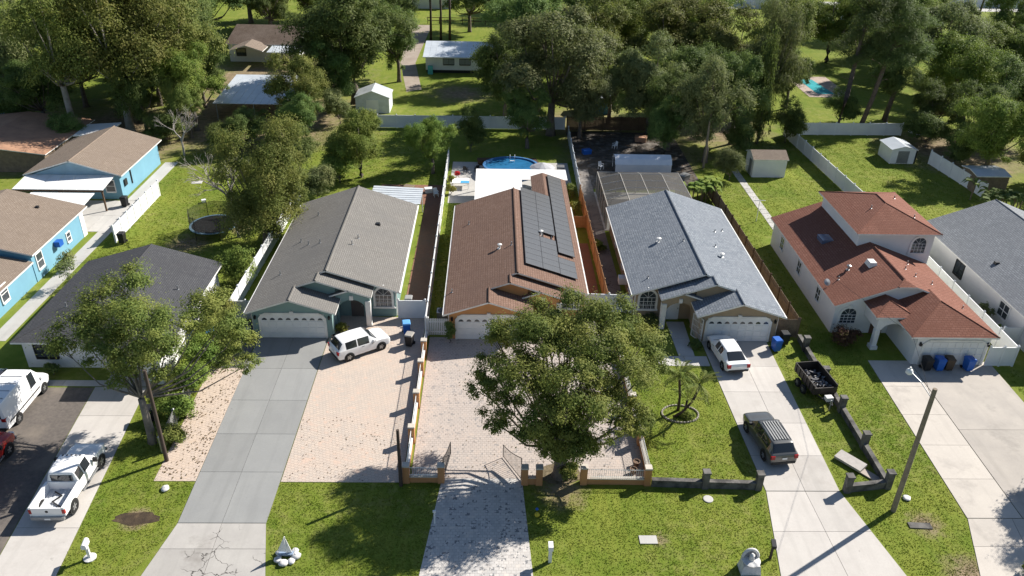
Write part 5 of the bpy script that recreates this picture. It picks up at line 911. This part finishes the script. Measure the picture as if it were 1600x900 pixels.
def proto(kind, seed):
    k = (kind, seed)
    if k in PROTO: return PROTO[k]
    if kind == 'oak': L = rlobes(seed, 20, 4.0, 5.5, 3.3, 1.0, 1.8); c = crownmesh(L, 56000, .098, seed, LEAF['dark']); t = trunkmesh(L, .32, 2.6, seed, BARK)
    elif kind == 'tall': L = rlobes(seed, 22, 4.1, 6.3, 2.9, .9, 1.5); c = crownmesh(L, 52000, .085, seed, LEAF['dark'], spread=.32); t = trunkmesh(L, .3, 3.2, seed, BARKL)
    elif kind == 'big': L = rlobes(seed, 26, 3.9, 4.8, 4.2, 1.0, 1.7); c = crownmesh(L, 80000, .08, seed, LEAF['olive'], spread=.3); t = trunkmesh(L, .3, 2.0, seed, BARK)
    elif kind == 'bush': L = rlobes(seed, 12, 3.2, 4.6, 3.4, 1.5, 2.4); c = crownmesh(L, 22000, .16, seed, LEAF['dark']); t = trunkmesh(L, .16, 1.0, seed, BARK)
    elif kind == 'wispy': L = rlobes(seed, 22, 3.4, 5.6, 3.9, .8, 1.5); c = crownmesh(L, 26000, .22, seed, LEAF['gray'], slim=.13, droop=1.6, spread=.4); t = trunkmesh(L, .22, 3.0, seed, BARK)
    elif kind == 'column': L = [(random.Random(seed+i).uniform(-1.5,1.5), random.Random(seed+90+i).uniform(-1.5,1.5), .6+i*.75, 2.6) for i in range(12)]; c = crownmesh(L, 9000, .24, seed, LEAF['dark']); t = trunkmesh(L[-3:], .35, 7, seed, BARK)
    elif kind == 'pinelow': L = rlobes(seed, 14, 3.6, 6.2, 2.4, .9, 1.5); c = crownmesh(L, 12000, .26, seed, LEAF['pine'], slim=.14, spread=.36); t = trunkmesh(L, .3, 3.6, seed, BARKP)
    PROTO[k] = (c, t); return PROTO[k]
def settree(name, label, x, y, h, rad, kind, lm, seed, group=None, cat='tree', rz=None):
    c, t = proto(kind, seed); o = thing(name, label, cat, (x,y,0), (seed*2.4+x*1.7+y) % 6.28 if rz is None else rz, group)
    o.scale = (rad/4.75, rad/4.75, h/9.4)
    a = place('crown', c, o); a.material_slots[0].link = 'OBJECT'; a.material_slots[0].material = LEAF[lm]; place('trunk', t, o); return o
TREES = [
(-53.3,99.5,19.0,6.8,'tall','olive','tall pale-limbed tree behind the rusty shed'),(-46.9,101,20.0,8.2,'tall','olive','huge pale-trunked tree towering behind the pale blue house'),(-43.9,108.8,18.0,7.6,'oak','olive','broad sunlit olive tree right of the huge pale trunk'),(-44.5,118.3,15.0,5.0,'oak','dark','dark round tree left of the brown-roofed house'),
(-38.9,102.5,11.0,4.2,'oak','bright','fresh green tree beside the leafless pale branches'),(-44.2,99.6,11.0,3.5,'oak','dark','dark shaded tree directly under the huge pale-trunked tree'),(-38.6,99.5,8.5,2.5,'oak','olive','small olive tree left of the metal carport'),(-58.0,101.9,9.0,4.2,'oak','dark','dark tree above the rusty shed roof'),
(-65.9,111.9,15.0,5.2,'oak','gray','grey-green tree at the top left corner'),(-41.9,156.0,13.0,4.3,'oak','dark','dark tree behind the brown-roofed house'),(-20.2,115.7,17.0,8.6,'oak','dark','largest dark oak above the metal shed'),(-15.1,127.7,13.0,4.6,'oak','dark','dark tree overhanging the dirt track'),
(-24.5,134.5,14.0,4.6,'oak','dark','dark tree right of the brown roof'),(-23.0,110.9,10.0,4.1,'oak','dark','low dark tree left of the metal shed'),(-25.4,100.9,10.5,3.9,'oak','olive','olive tree in front of the metal carport'),(-24.0,97.3,7.0,2.8,'oak','dark','small dark tree below the olive carport tree'),
(-29.6,95.8,5.4,2.7,'oak','dark','small shaded tree left of the low carport tree'),(-20.8,106.0,5.5,2.2,'bush','gray','grey spiky shrub left of the metal shed'),(-15.1,86.6,8.0,3.9,'oak','bright','bright green fruit tree behind the teal house'),(-17.2,84.8,4.6,2.5,'bush','bright','bright shrub at the foot of the fruit tree'),
(-18.7,79.5,5.0,1.9,'bush','gray','pale shrub at the rear corner of the teal roof'),(-7.0,88.1,7.0,2.7,'oak','bright','bright tree beside the long vinyl fence end'),(-2.8,95.6,6.0,1.9,'bush','dark','dark bush before the white back fence'),(-18.3,156.8,12.0,4.6,'oak','dark','dark tree left of the far palms'),
(7.6,102.6,16.0,8.0,'oak','gray','biggest grey-green oak behind the oval pool'),(1.6,109.2,12.0,4.6,'oak','dark','dark tree right of the open yard'),(3.7,129.9,16.0,6.4,'oak','dark','dark tree shading the end of the white mobile home'),(6.2,145.5,15.0,6.6,'oak','olive','olive tree behind the end of the mobile home'),
(15.7,128.0,14.0,7.0,'oak','olive','olive tree behind the blue shed'),(11.3,101.4,10.0,3.6,'oak','gray','grey-green tree in front of the blue shed'),(4.3,97.3,8.0,3.4,'oak','dark','low dark tree over the pool deck'),(15.9,107.5,12.0,4.2,'oak','gray','grey-green tree right of the blue shed'),
(27.9,129.0,14.0,8.5,'oak','olive','broad sunlit tree in the middle of the far tree belt'),(20.5,103.0,13.0,4.7,'oak','gray','grey-green tree rising over the brown fence'),(22.3,97.2,10.0,3.6,'oak','dark','dark tree over the scrap yard'),(26.0,93.0,13.0,4.4,'oak','gray','silvery tree beside the grey pole'),
(26.2,110.1,12.0,4.8,'oak','dark','dark tree behind the silvery tree'),(31.0,99.9,12.0,4.0,'oak','dark','dark tree left of the ivy-clad trunk'),(34.7,116.4,14.0,6.0,'oak','olive','olive tree above the garden path end'),(39.2,112.1,15.5,4.6,'wispy','gray','feathery drooping tree left of the far swimming pool'),
(34.6,100.2,12.5,1.5,'column','dark','narrow ivy-clad trunk beyond the garden path'),(43.4,116.2,10.0,3.6,'oak','dark','dark tree leaning over the far swimming pool'),(48.0,138.3,13.0,5.3,'oak','olive','olive tree behind the far swimming pool'),(52.7,150.4,12.0,5.0,'oak','bright','bright tree past the far swimming pool'),
(40.1,159.6,12.0,6.1,'oak','dark','dark tree under the distant sunny lawn'),(27.6,154.8,13.0,6.5,'oak','dark','dark tree at the top edge left of the distant lawn'),(15.2,156.5,14.0,7.2,'oak','dark','dark tree at the top edge behind the olive belt'),(-5.0,166.0,12.0,5.4,'oak','dark','dark tree at the paddock behind the palms'),
(60.1,145.3,14.0,6.5,'oak','bright','bright tree behind the tallest pines'),(70.7,126.9,14.0,6.2,'oak','gray','grey-green tree right of the pines'),(76.5,150.1,13.0,6.4,'oak','olive','olive tree near the top right lawn'),(68.0,112.2,13.0,6.0,'oak','bright','yellow-green tree at the right edge of the far lawn'),
(59.1,103.2,8.0,3.3,'oak','dark','dark tree beside the tiny white hut'),(56.8,99.9,5.5,3.0,'bush','dark','dark shrub behind the plastic shed'),(61.0,97.7,9.0,4.0,'oak','dark','dark tree right of the plastic shed'),(67.8,101.2,11.0,4.9,'oak','dark','dark tree at the right picture edge'),
(59.5,90.3,11.0,4.4,'oak','bright','bright tree above the flat pale shed'),(57.2,93.2,6.0,2.6,'bush','dark','dark shrub along the end of the right fence'),(60.6,80.6,9.0,3.0,'oak','olive','olive tree behind the grey hip roof'),(94.7,150.3,14.0,4.5,'oak','dark','dark tree in the top right corner'),
(82.3,135.6,10.0,6.4,'oak','bright','low yellow-green tree near the top right corner'),(56.1,110.6,10.0,3.8,'pinelow','pine','short bushy pine right of the leaning pine'),(27.6,87.2,4.6,1.8,'bush','gray','silvery shrub at the foot of the grey pole'),(21.2,94.5,8.0,3.0,'oak','dark','dark tree behind the canopy tent'),
(38.4,100.6,6.0,2.4,'bush','dark','dark bush at the corner of the white fences'),(-47.5,113,14,5.,'oak','dark','dark tree between the olive giants at the upper left'),(-55,118,16,6.,'oak','dark','dark tree at the upper left behind the tall pale limbs'),
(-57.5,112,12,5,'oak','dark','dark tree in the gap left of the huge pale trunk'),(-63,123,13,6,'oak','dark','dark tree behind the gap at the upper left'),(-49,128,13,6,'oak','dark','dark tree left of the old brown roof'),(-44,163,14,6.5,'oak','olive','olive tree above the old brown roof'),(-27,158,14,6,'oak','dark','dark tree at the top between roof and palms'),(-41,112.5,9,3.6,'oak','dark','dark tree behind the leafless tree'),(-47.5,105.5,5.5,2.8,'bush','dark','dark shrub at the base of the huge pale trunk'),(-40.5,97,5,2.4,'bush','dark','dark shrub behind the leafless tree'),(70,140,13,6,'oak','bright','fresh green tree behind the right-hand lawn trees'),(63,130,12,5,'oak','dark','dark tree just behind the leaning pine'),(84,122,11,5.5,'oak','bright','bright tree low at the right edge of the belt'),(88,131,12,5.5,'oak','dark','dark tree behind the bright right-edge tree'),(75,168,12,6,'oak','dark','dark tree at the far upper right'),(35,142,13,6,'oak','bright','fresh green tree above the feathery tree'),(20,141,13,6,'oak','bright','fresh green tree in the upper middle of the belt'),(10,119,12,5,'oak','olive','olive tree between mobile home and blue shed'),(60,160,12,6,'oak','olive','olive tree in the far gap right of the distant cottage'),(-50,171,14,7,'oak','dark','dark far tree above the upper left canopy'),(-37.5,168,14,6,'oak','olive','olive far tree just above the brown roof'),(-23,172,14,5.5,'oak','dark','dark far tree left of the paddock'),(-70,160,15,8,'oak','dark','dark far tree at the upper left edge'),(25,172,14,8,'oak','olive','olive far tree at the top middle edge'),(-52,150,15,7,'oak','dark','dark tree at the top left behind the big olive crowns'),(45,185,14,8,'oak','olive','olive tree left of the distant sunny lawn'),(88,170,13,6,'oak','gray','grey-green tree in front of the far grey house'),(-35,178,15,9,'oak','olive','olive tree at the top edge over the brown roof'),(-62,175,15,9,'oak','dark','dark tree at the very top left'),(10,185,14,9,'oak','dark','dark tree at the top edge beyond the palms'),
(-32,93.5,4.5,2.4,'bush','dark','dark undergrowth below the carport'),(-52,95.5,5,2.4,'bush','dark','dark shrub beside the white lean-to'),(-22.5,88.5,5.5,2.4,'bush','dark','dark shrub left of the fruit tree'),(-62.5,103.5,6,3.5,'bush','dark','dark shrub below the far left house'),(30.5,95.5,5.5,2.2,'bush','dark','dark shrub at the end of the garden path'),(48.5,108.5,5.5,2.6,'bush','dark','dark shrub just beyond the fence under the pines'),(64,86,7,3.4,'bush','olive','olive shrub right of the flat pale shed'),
]
for i, (x, y, h, rad, kind, lm, lab) in enumerate(TREES): settree('shrub' if kind == 'bush' else 'broadleaf_tree', lab, x, y, h, rad, kind, lm, {'oak':1+(i*7)%5,'bush':1+i%3}.get(kind,1), 'trees of the tree belt', 'shrub' if kind == 'bush' else 'tree')
settree('broadleaf_tree', 'big dense olive tree between the trampoline and the teal house', -21.7, 69.6, 12.2, 4.7, 'big', 'olive', 1)
settree('broadleaf_tree', 'street-side tree out of sight that shades the beige drive', 39.6, 37.8, 9.5, 3.0, 'oak', 'oak', 2)
def special(name, label, loc, lobes, n, size, seed, lm, bark, r0, fork, lean=(0,0), **k):
    t = thing(name, label, 'tree', (*loc,0)); place('crown', crownmesh(lobes, n, size, seed, LEAF[lm], **k), t); place('trunk', trunkmesh(lobes, r0, fork, seed, bark, lean, 3), t); return t
special('oak_tree', 'large leafy oak standing in front of the orange house', (4.3,37.4), [(-1.2,4.7,8.2,1.5),(1.0,4.4,9.2,1.5),(3.2,3.9,8.7,1.5),(4.9,3.5,7.4,1.35),(-3.0,4.4,7.3,1.35),(-1.3,2.0,8.8,1.45),(1.9,1.4,9.0,1.5),(-4.2,2.7,6.0,1.2),(-2.3,.2,7.3,1.4),(.2,-1.3,7.9,1.5),(3.6,.8,7.2,1.4),(-3.3,.3,5.0,1.1),(-1.1,-1.5,6.0,1.25),(1.5,-1.5,6.1,1.25),(4.0,-.2,4.9,1.05),(-.6,-1.5,4.3,.95),(.7,-1.4,3.7,.9),(-2.4,-.9,4.0,.8),(-4.9,2.2,5.0,.85),(4.8,0,4.0,.75),(.2,-.4,2.8,1.0),(.4,.3,1.9,.85),(-.4,.1,2.2,.75),(.1,-.6,3.4,1.1),(-.7,-.7,3.3,1.0),(1.0,-.7,3.0,.95),(.1,-.7,2.2,.8),(0,.4,4.4,1.2),(1.2,.3,5.0,1.2),(-1.2,.8,5.4,1.2),(-3.8,-.4,4.3,.7),(2.9,-1.2,4.6,.8),(5.9,3.0,6.4,.8),(-3.9,4.9,6.6,.8),(0,5.6,7.0,1.1),(.3,2.4,7.8,1.3),(2.4,2.8,8.0,1.25),(-.8,3.4,7.7,1.2),(1.0,.4,7.2,1.3),(-2.0,1.9,6.4,1.1),(2.4,1.0,5.8,1.1)], 150000, .074, 11, 'oak', BARK, .4, 2.2, spread=.225, sub=13)
special('street_tree', 'open-crowned tree leaning over the charcoal-roofed bungalow', (-21.7,40.4), [(-5.1,3.6,6.0,1.4),(-3.7,5.1,7.0,1.4),(-2.7,6.4,7.9,1.3),(-2.3,1.8,6.0,1.35),(-0.3,2.6,7.6,1.5),(-0.5,0.7,6.0,1.15),(1.4,0.7,7.0,1.3),(-1.3,0.8,4.5,0.8),(1.8,2.1,7.5,1.1),(3.3,4.8,7.5,1.15),(4.6,2.9,7.0,1.1),(2.9,3.3,7.2,.8),(4.6,3.0,4.5,0.85),(5.8,3.0,4.0,0.7),(-5.8,2.9,5.2,0.8),(1.1,0.5,5.0,0.7),(-1.6,3.6,7.2,1.3),(-3.2,3.2,6.2,1.2),(-1.2,1.9,5.2,.9),(.6,1.6,6.0,1.0),(3.9,3.9,6.2,.9),(5.2,3.6,5.6,.9)], 66000, .074, 12, 'oak', BARKM, .26, 3.4, (-.03,.02), spread=.25, sub=12)
# leafless tree
def bare(label, loc, h, seed):
    t = thing('bare_tree', label, 'tree', (*loc,0)); r = random.Random(seed); b = MB()
    def grow(p, d, L, rad, n):
        q = p+d*L*.5+Vector((r.gauss(0,.06),r.gauss(0,.06),0))*L; e = q+(d+Vector((r.gauss(0,.18),r.gauss(0,.18),.05))).normalized()*L*.5; b.tube([p,q,e],[rad,rad*.85,rad*.66],6 if n > 2 else 4)
        if n:
            for _ in range(3 if n > 1 else 4): grow(e.lerp(q,r.random()*.5), (d+Vector((r.gauss(0,.55),r.gauss(0,.55),r.gauss(.05,.25)))).normalized(), L*r.uniform(.58,.82), rad*.58, n-1)
    grow(Vector((0,0,-.1)), Vector((0,0,1)), h*.34, h*.022, 5); b.build('trunk', mat('bleached_wood%d'%seed,(.42,.38,.34),(.3,.27,.24),2,.9), t)
bare('leafless pale tree behind the pale blue house', (-37.4,93.0), 6.6, 4); bare('bleached dead branches sticking out of the big olive tree', (-24.6,70.6), 9.5, 9)
# pines
def pine(label, loc, h, lean, seed):
    t = thing('pine_tree', label, 'tree', (*loc,0), 0, 'tall pines by the white fence'); T_ = lambda z: Vector((lean[0]*z,lean[1]*z,z)); r = random.Random(seed); L = []; b = MB()
    b.tube([T_(-.1),T_(h*.3)+Vector((.15,0,0)),T_(h*.65),T_(h)],[.36,.3,.24,.1],10)
    for k in range(30):
        z = h*r.uniform(.55,1.02); a = r.uniform(0,6.28); d = r.uniform(1.2,3.6)*(1.25-.55*z/h); p = T_(z)+Vector((d*math.cos(a),d*math.sin(a),.5)); L.append((p.x,p.y,p.z,r.uniform(.8,1.35))); b.tube([T_(z-.6),p],[.08,.03],5)
    for k in range(3): z = h*r.uniform(.35,.6); a = r.uniform(0,6.28); b.tube([T_(z),T_(z)+Vector((1.2*math.cos(a),1.2*math.sin(a),.3))],[.05,.02],4)
    place('crown', crownmesh(L, 34000, .2, seed, LEAF['pine'], slim=.14, spread=.36, droop=-.3), t); b.build('trunk', BARKP, t, 2)
pine('tall straight pine at the white back fence', (46.7,104.8), 17.5, (.05,0), 5); pine('tall pine leaning right at the white back fence', (49.8,104.9), 17, (.16,.02), 6); pine('shorter leaning pine beyond the white back fence', (56.3,111.5), 13, (.12,.05), 8)
# palms
def frondmesh(L, seed, n=16, w=.42):
    r = random.Random(seed); b = MB(); P = [Vector((L*k/n, 0, .55*L*math.sin(k/n*2.2)*.55-.42*L*(k/n)**2.2)) for k in range(n+1)]; b.tube(P[::2],[.03*(1-.8*i/(n/2)) for i in range(len(P[::2]))],4)
    for k in range(2, n+1):
        l = w*L*.55*math.sin(math.pi*(k/n*.85+.12))
        for s in (-1, 1):
            p = P[k]; e = p+Vector((l*.55,s*l*.8,-l*.35+r.uniform(-.05,.05))); b.poly([p,p.lerp(e,.5)+Vector((.04*L,0,.02)),e,p.lerp(e,.5)-Vector((.02*L,0,-.01))])
    return b.mesh('frond', LEAF['palm'])
FR = {L: [frondmesh(L, k) for k in range(2)] for L in (1.5, 2.6)}
def palm(label, loc, path, L, nf, seed, rad=.09, m=POLED, group=None):
    t = thing('palm_tree', label, 'palm tree', (*loc,0), 0, group); b = MB(); b.tube(path, [rad*1.3]+[rad]*(len(path)-1), 8); b.build('trunk', m, t, 2); r = random.Random(seed)
    for k in range(nf): place('frond', FR[L][k%2], t, path[-1], (r.uniform(-.25,.25), -r.uniform(-.75,.75), k*2.399+r.uniform(-.2,.2)))
palm('slender feathery palm inside the ring of edging stones', (13.0,44.0), [(0,0,-.1),(-.05,-.1,1.2),(-.25,-.3,2.4),(-.4,-.45,3.2)], 1.5, 22, 1); palm('curved palm trunk bending right inside the edging ring', (12.6,43.3), [(0,0,-.05),(.5,-.1,.5),(1.0,-.2,1.4),(1.25,-.25,2.4),(1.3,-.25,2.9)], 1.5, 12, 2); palm('stubby short palm between the two curved palms', (13.35,43.6), [(0,0,-.05),(.03,0,.6),(.05,0,1.1)], 1.5, 4, 3, .08)
for i, (x, y, h, lab) in enumerate(((-12.2,158,10.5,'leftmost far palm behind the mobile home'),(-10.3,158.3,9.8,'middle far palm behind the mobile home'),(-8.6,158.6,10.8,'right one of three far palms behind the mobile home'))): palm(lab, (x,y), [(0,0,0),(.1,0,h*.5),(0,.1,h)], 2.6, 22, 10+i, .2, POLED, 'far palms')
palm('dark palm by the far front lawn at the top right', (113,192), [(0,0,0),(.2,0,5),(.1,0,9)], 2.6, 18, 20, .2)
def broad(label, loc, n, h, seed, lm='bright', spread=1.6):
    t = thing('banana_plant', label, 'plant', (*loc,0)); r = random.Random(seed)
    lf = MB()
    for k in range(n):
        x, y = r.gauss(0,spread*.5), r.gauss(0,spread*.5); hh = h*r.uniform(.5,.9); MB().tube([(x,y,0),(x,y,hh*.6)],.07,6).build('stem', WOODG, t)
        for j in range(6):
            a = r.uniform(0,6.28); d = Vector((math.cos(a),math.sin(a),0)); s = Vector((-d.y,d.x,0))*r.uniform(.16,.26); L = r.uniform(.9,1.5); p = Vector((x,y,hh*.6)); q = [p, p+d*L*.35+Vector((0,0,L*.45)), p+d*L*.75+Vector((0,0,L*.45)), p+d*L*1.05+Vector((0,0,L*.1))]
            lf.add([q[0],q[1]-s,q[1]+s,q[2]-s,q[2]+s,q[3]],[[0,1,2],[1,3,4,2],[3,5,4]])
    lf.build('crown', LEAF[lm], t)
broad('broad-leaved plant clump at the rear corner of the tan house', (23.2,81.0), 13, 3.4, 1); broad('broad-leaved plant clump beside the grey hip roof', (55.6,79.5), 16, 3.2, 2, 'dark', 2.4)
# shrubs near the houses
def shrub(label, loc, r, h, lm, seed, n=2600, size=.08, name='shrub', group=None):
    L = rlobes(seed, 8, r*.6, h*.55, h*.38, r*.35, r*.6); t = thing(name, label, 'shrub', (*loc,0), 0, group); place('crown', crownmesh(L, n, size, seed, LEAF[lm], flat_=max(.7,h/(2.4*r))), t); place('trunk', trunkmesh(L[:4], .05, h*.2, seed, BARK, twigs=0), t)
shrub('round reddish bush under the two-storey arched window', (27.9,52.2), 1.25, 1.5, 'redl', 1, 3600); shrub('clipped dark column bush left of the orange garage', (-3.25,52.2), .5, 1.9, 'dark', 2, 3000, .06); shrub('golden grassy shrub by the teal entry column', (-12.0,53.6), .6, .8, 'yel', 3, 1200); shrub('dark pot plant shrub at the teal garage corner', (-18.6,52.3), .35, .9, 'dark', 4, 900, .06)
shrub('tall green hedge shrub by the charcoal bungalow corner', (-21.2,48.4), 1.5, 2.4, 'bright', 5, 9000); shrub('rambling hedge shrub along the chain link fence', (-20.9,45.8), 1.25, 1.8, 'bright', 6, 8000); shrub('hedge shrub nearest the brown pole on the fence', (-20.8,43.2), 1.2, 1.6, 'bright', 7, 7000); shrub('low weeds at the foot of the brown pole', (-20.6,40.5), 1.0, 1.1, 'olive', 8, 5000); shrub('loose yellowing shrub hanging over the leafy pavers', (-19.2,49.6), 1.15, 2.7, 'olive', 9, 6000); shrub('shrub between the bungalow and the dark paver court', (-21.6,54.2), 1.5, 3.6, 'olive', 10, 8000)
shrub('bright green vine shrub beside the charcoal roof corner', (-21.8,61.3), 1.9, 3.2, 'bright', 11, 11000); shrub('weedy bushes along the cedar fence behind the solar roof', (8.6,77), .8, 1.5, 'yel', 12, 2200); shrub('leafy bush at the far end of the cedar fence', (8.7,81.5), .8, 1.6, 'olive', 13, 2200); shrub('small fern bush beside the tan house wall', (10.3,68.5), .7, 1.0, 'bright', 14, 1800); shrub('yellow potted shrub along the vinyl fence by the pool', (-4.6,82), .5, 1.2, 'yel', 15, 1300); shrub('second yellow potted shrub further along the vinyl fence', (-4.6,84.8), .5, 1.2, 'yel', 16, 1300)
shrub('grey dry shrub between the two rightmost houses', (40.9,56.2), .6, 1.6, 'gray', 17, 1600); shrub('small leafy shrub by the gate of the grey-roofed house', (41.1,53.9), .5, .9, 'bright', 18, 1200); shrub('low shrub at the street edge in the bottom right corner', (29.4,29.75), .55, 1.0, 'olive', 19, 900); shrub('spiky dark shrub in front of the bungalow window', (-31.5,47.7), .6, 1.0, 'dark', 20, 1200); shrub('flower bed shrub by the tan house window', (12.9,55.2), .8, .7, 'dark', 21, 1800); shrub('flower bed shrub left of the tan garage', (15.9,51.9), .6, .6, 'dark', 22, 1400); shrub('thin sapling shrub beside the near blue house', (-37.6,63.5), .8, 2.2, 'gray', 23, 900); shrub('sapling shrub at the charcoal roof edge', (-36.2,60.5), .9, 2.4, 'gray', 24, 1200)
shrub('weeds growing inside the edging ring', (13.4,43.2), .6, .35, 'bright', 25, 900, .05); shrub('round clipped bush on the far front lawn', (110,190), 2.0, 2.2, 'dark', 26, 1500, .2); shrub('suckering leaves around the base of the oak', (4.7,37.0), .7, 1.1, 'oak', 27, 1800)

# ------------------------------------------------------------------ small things in the yards
def litter(name, label, poly, n, size, m, seed, z=.04):
    r = np.random.default_rng(seed); P = np.array(poly); lo, hi = P.min(0), P.max(0); x = r.uniform(lo[0],hi[0],n); y = r.uniform(lo[1],hi[1],n)
    k = inpoly(x,y,poly) & (r.random(n) < .25+.75*(np.sin(x*1.9+np.sin(y*2.3)*1.4)*np.sin(y*1.3+x*.7) > .1)); x, y = x[k], y[k]; n = len(x); a = r.uniform(0,6.28,n); s_ = size*r.uniform(.5,1.4,n); V = np.empty((n,4,3))
    for j, (c, q) in enumerate(((1,0),(0,.5),(-1,0),(0,-.5))): V[:,j] = np.stack([x+s_*(c*np.cos(a)-q*np.sin(a)), y+s_*(c*np.sin(a)+q*np.cos(a)), z+r.uniform(0,.03,n)],1)
    o = place(name, npmesh(name, V.reshape(-1,3), 4, n, m)); o['kind'] = 'stuff'; o['label'] = label
LIT = leafmat('dry_leaf', (.09,.055,.025), (.16,.1,.045), (.12,.09,.03), .1)
litter('leaf_litter','brown fallen leaves strewn over the narrow paver strip',[(-20.35,36.9),(-17.9,36.9),(-18.1,48.5),(-20.6,48.5)],1000,.06,LIT,1); litter('leaf_litter','scattered dry leaves near the front of the pink pavers',[(-12.6,36.8),(-5.5,36.8),(-5.5,43),(-12.6,43)],350,.045,LIT,2); litter('leaf_litter','dry leaves scattered under the oak on the pavers',[(-4.5,37.2),(9.5,37.2),(9.5,50),(-4.5,50)],450,.05,LIT,3,.045); litter('leaf_litter','debris and dry leaves under the oaks in the scrap yard',[(9.9,84),(24,84),(24,104),(9.9,104)],1500,.14,LIT,4)
def chair(label, loc, rz, m):
    t = thing('garden_chair', label, 'chair', (*loc,0), R(rz)); MB().box((-.25,-.25,.4),(.25,.25,.44)).build('seat', m, t); MB().ext([(-.25,.22,.44),(.25,.22,.44),(.2,.32,.9),(-.2,.32,.9)],(0,.03,0)).build('backrest', m, t)
    for x in (-.22,.22):
        for y in (-.22,.22): MB().box((x-.025,y-.025,0),(x+.025,y+.025,.4)).build('leg', m, t)
        MB().box((x-.03,-.25,.62),(x+.03,.25,.66)).build('armrest', m, t)
chair('white plastic chair in the dark scrap yard by the canopy tent', (12.9,90.2), 30, WHITE); chair('white plastic chair in the middle of the scrap yard', (15.5,97.6), -60, WHITE); chair('dark garden chair on the pool patio', (-3.2,88.5), 160, DARK); chair('second dark garden chair on the pool patio', (-1.9,88.9), 200, DARK); chair('white chair among clutter behind the teal house', (-6.2,81.2), 20, WHITE)
def crate(name, label, cat, loc, sx, sy, sz, rz, m, lid=None):
    t = thing(name, label, cat, (*loc,0), R(rz)); MB().frus((-sx,-sy,0),(sx,sy,sz),1.08).build('body', m, t); MB().frus((-sx*1.15,-sy*1.15,sz),(sx*1.15,sy*1.15,sz+.07),.94).build('lid', lid or m, t)
crate('storage_box','blue storage tub in the scrap yard','box',(11.7,95.5),.5,.35,.5,20,BINBLUE); crate('storage_box','rusty crate beside the brown fence','box',(19.3,100.5),.7,.5,.6,-15,RUST); crate('storage_box','grey crate under the tree beside the pool cage','box',(22.3,87.2),.5,.4,.6,40,GREYMET); crate('storage_box','stained white cooler on the rear terracotta patio','box',(-7.1,82.4),.4,.3,.45,12,WHITE); crate('storage_box','brown box on the rear terracotta patio','box',(-9.3,82.8),.5,.4,.5,-20,WOODG); crate('storage_box','white box lying on the trampoline lawn','box',(-30.6,78.9),.2,.16,.25,30,WHITE)
crate('storage_box','dark bench box beside the oval pool','box',(-.9,91.6),.9,.4,.5,0,WOODD); crate('storage_box','grey pump box between pool and metal panels','box',(7.9,88.5),.4,.4,.9,0,GREYMET)
hs = MB(); hs.tube([(-12.55,52.6,.07),(-12.3,52.0,.06),(-11.6,51.9,.06)],.05,6); tag(hs.build('edging_log', STONE), 'short pale edging strip by the teal garage corner', 'edging')
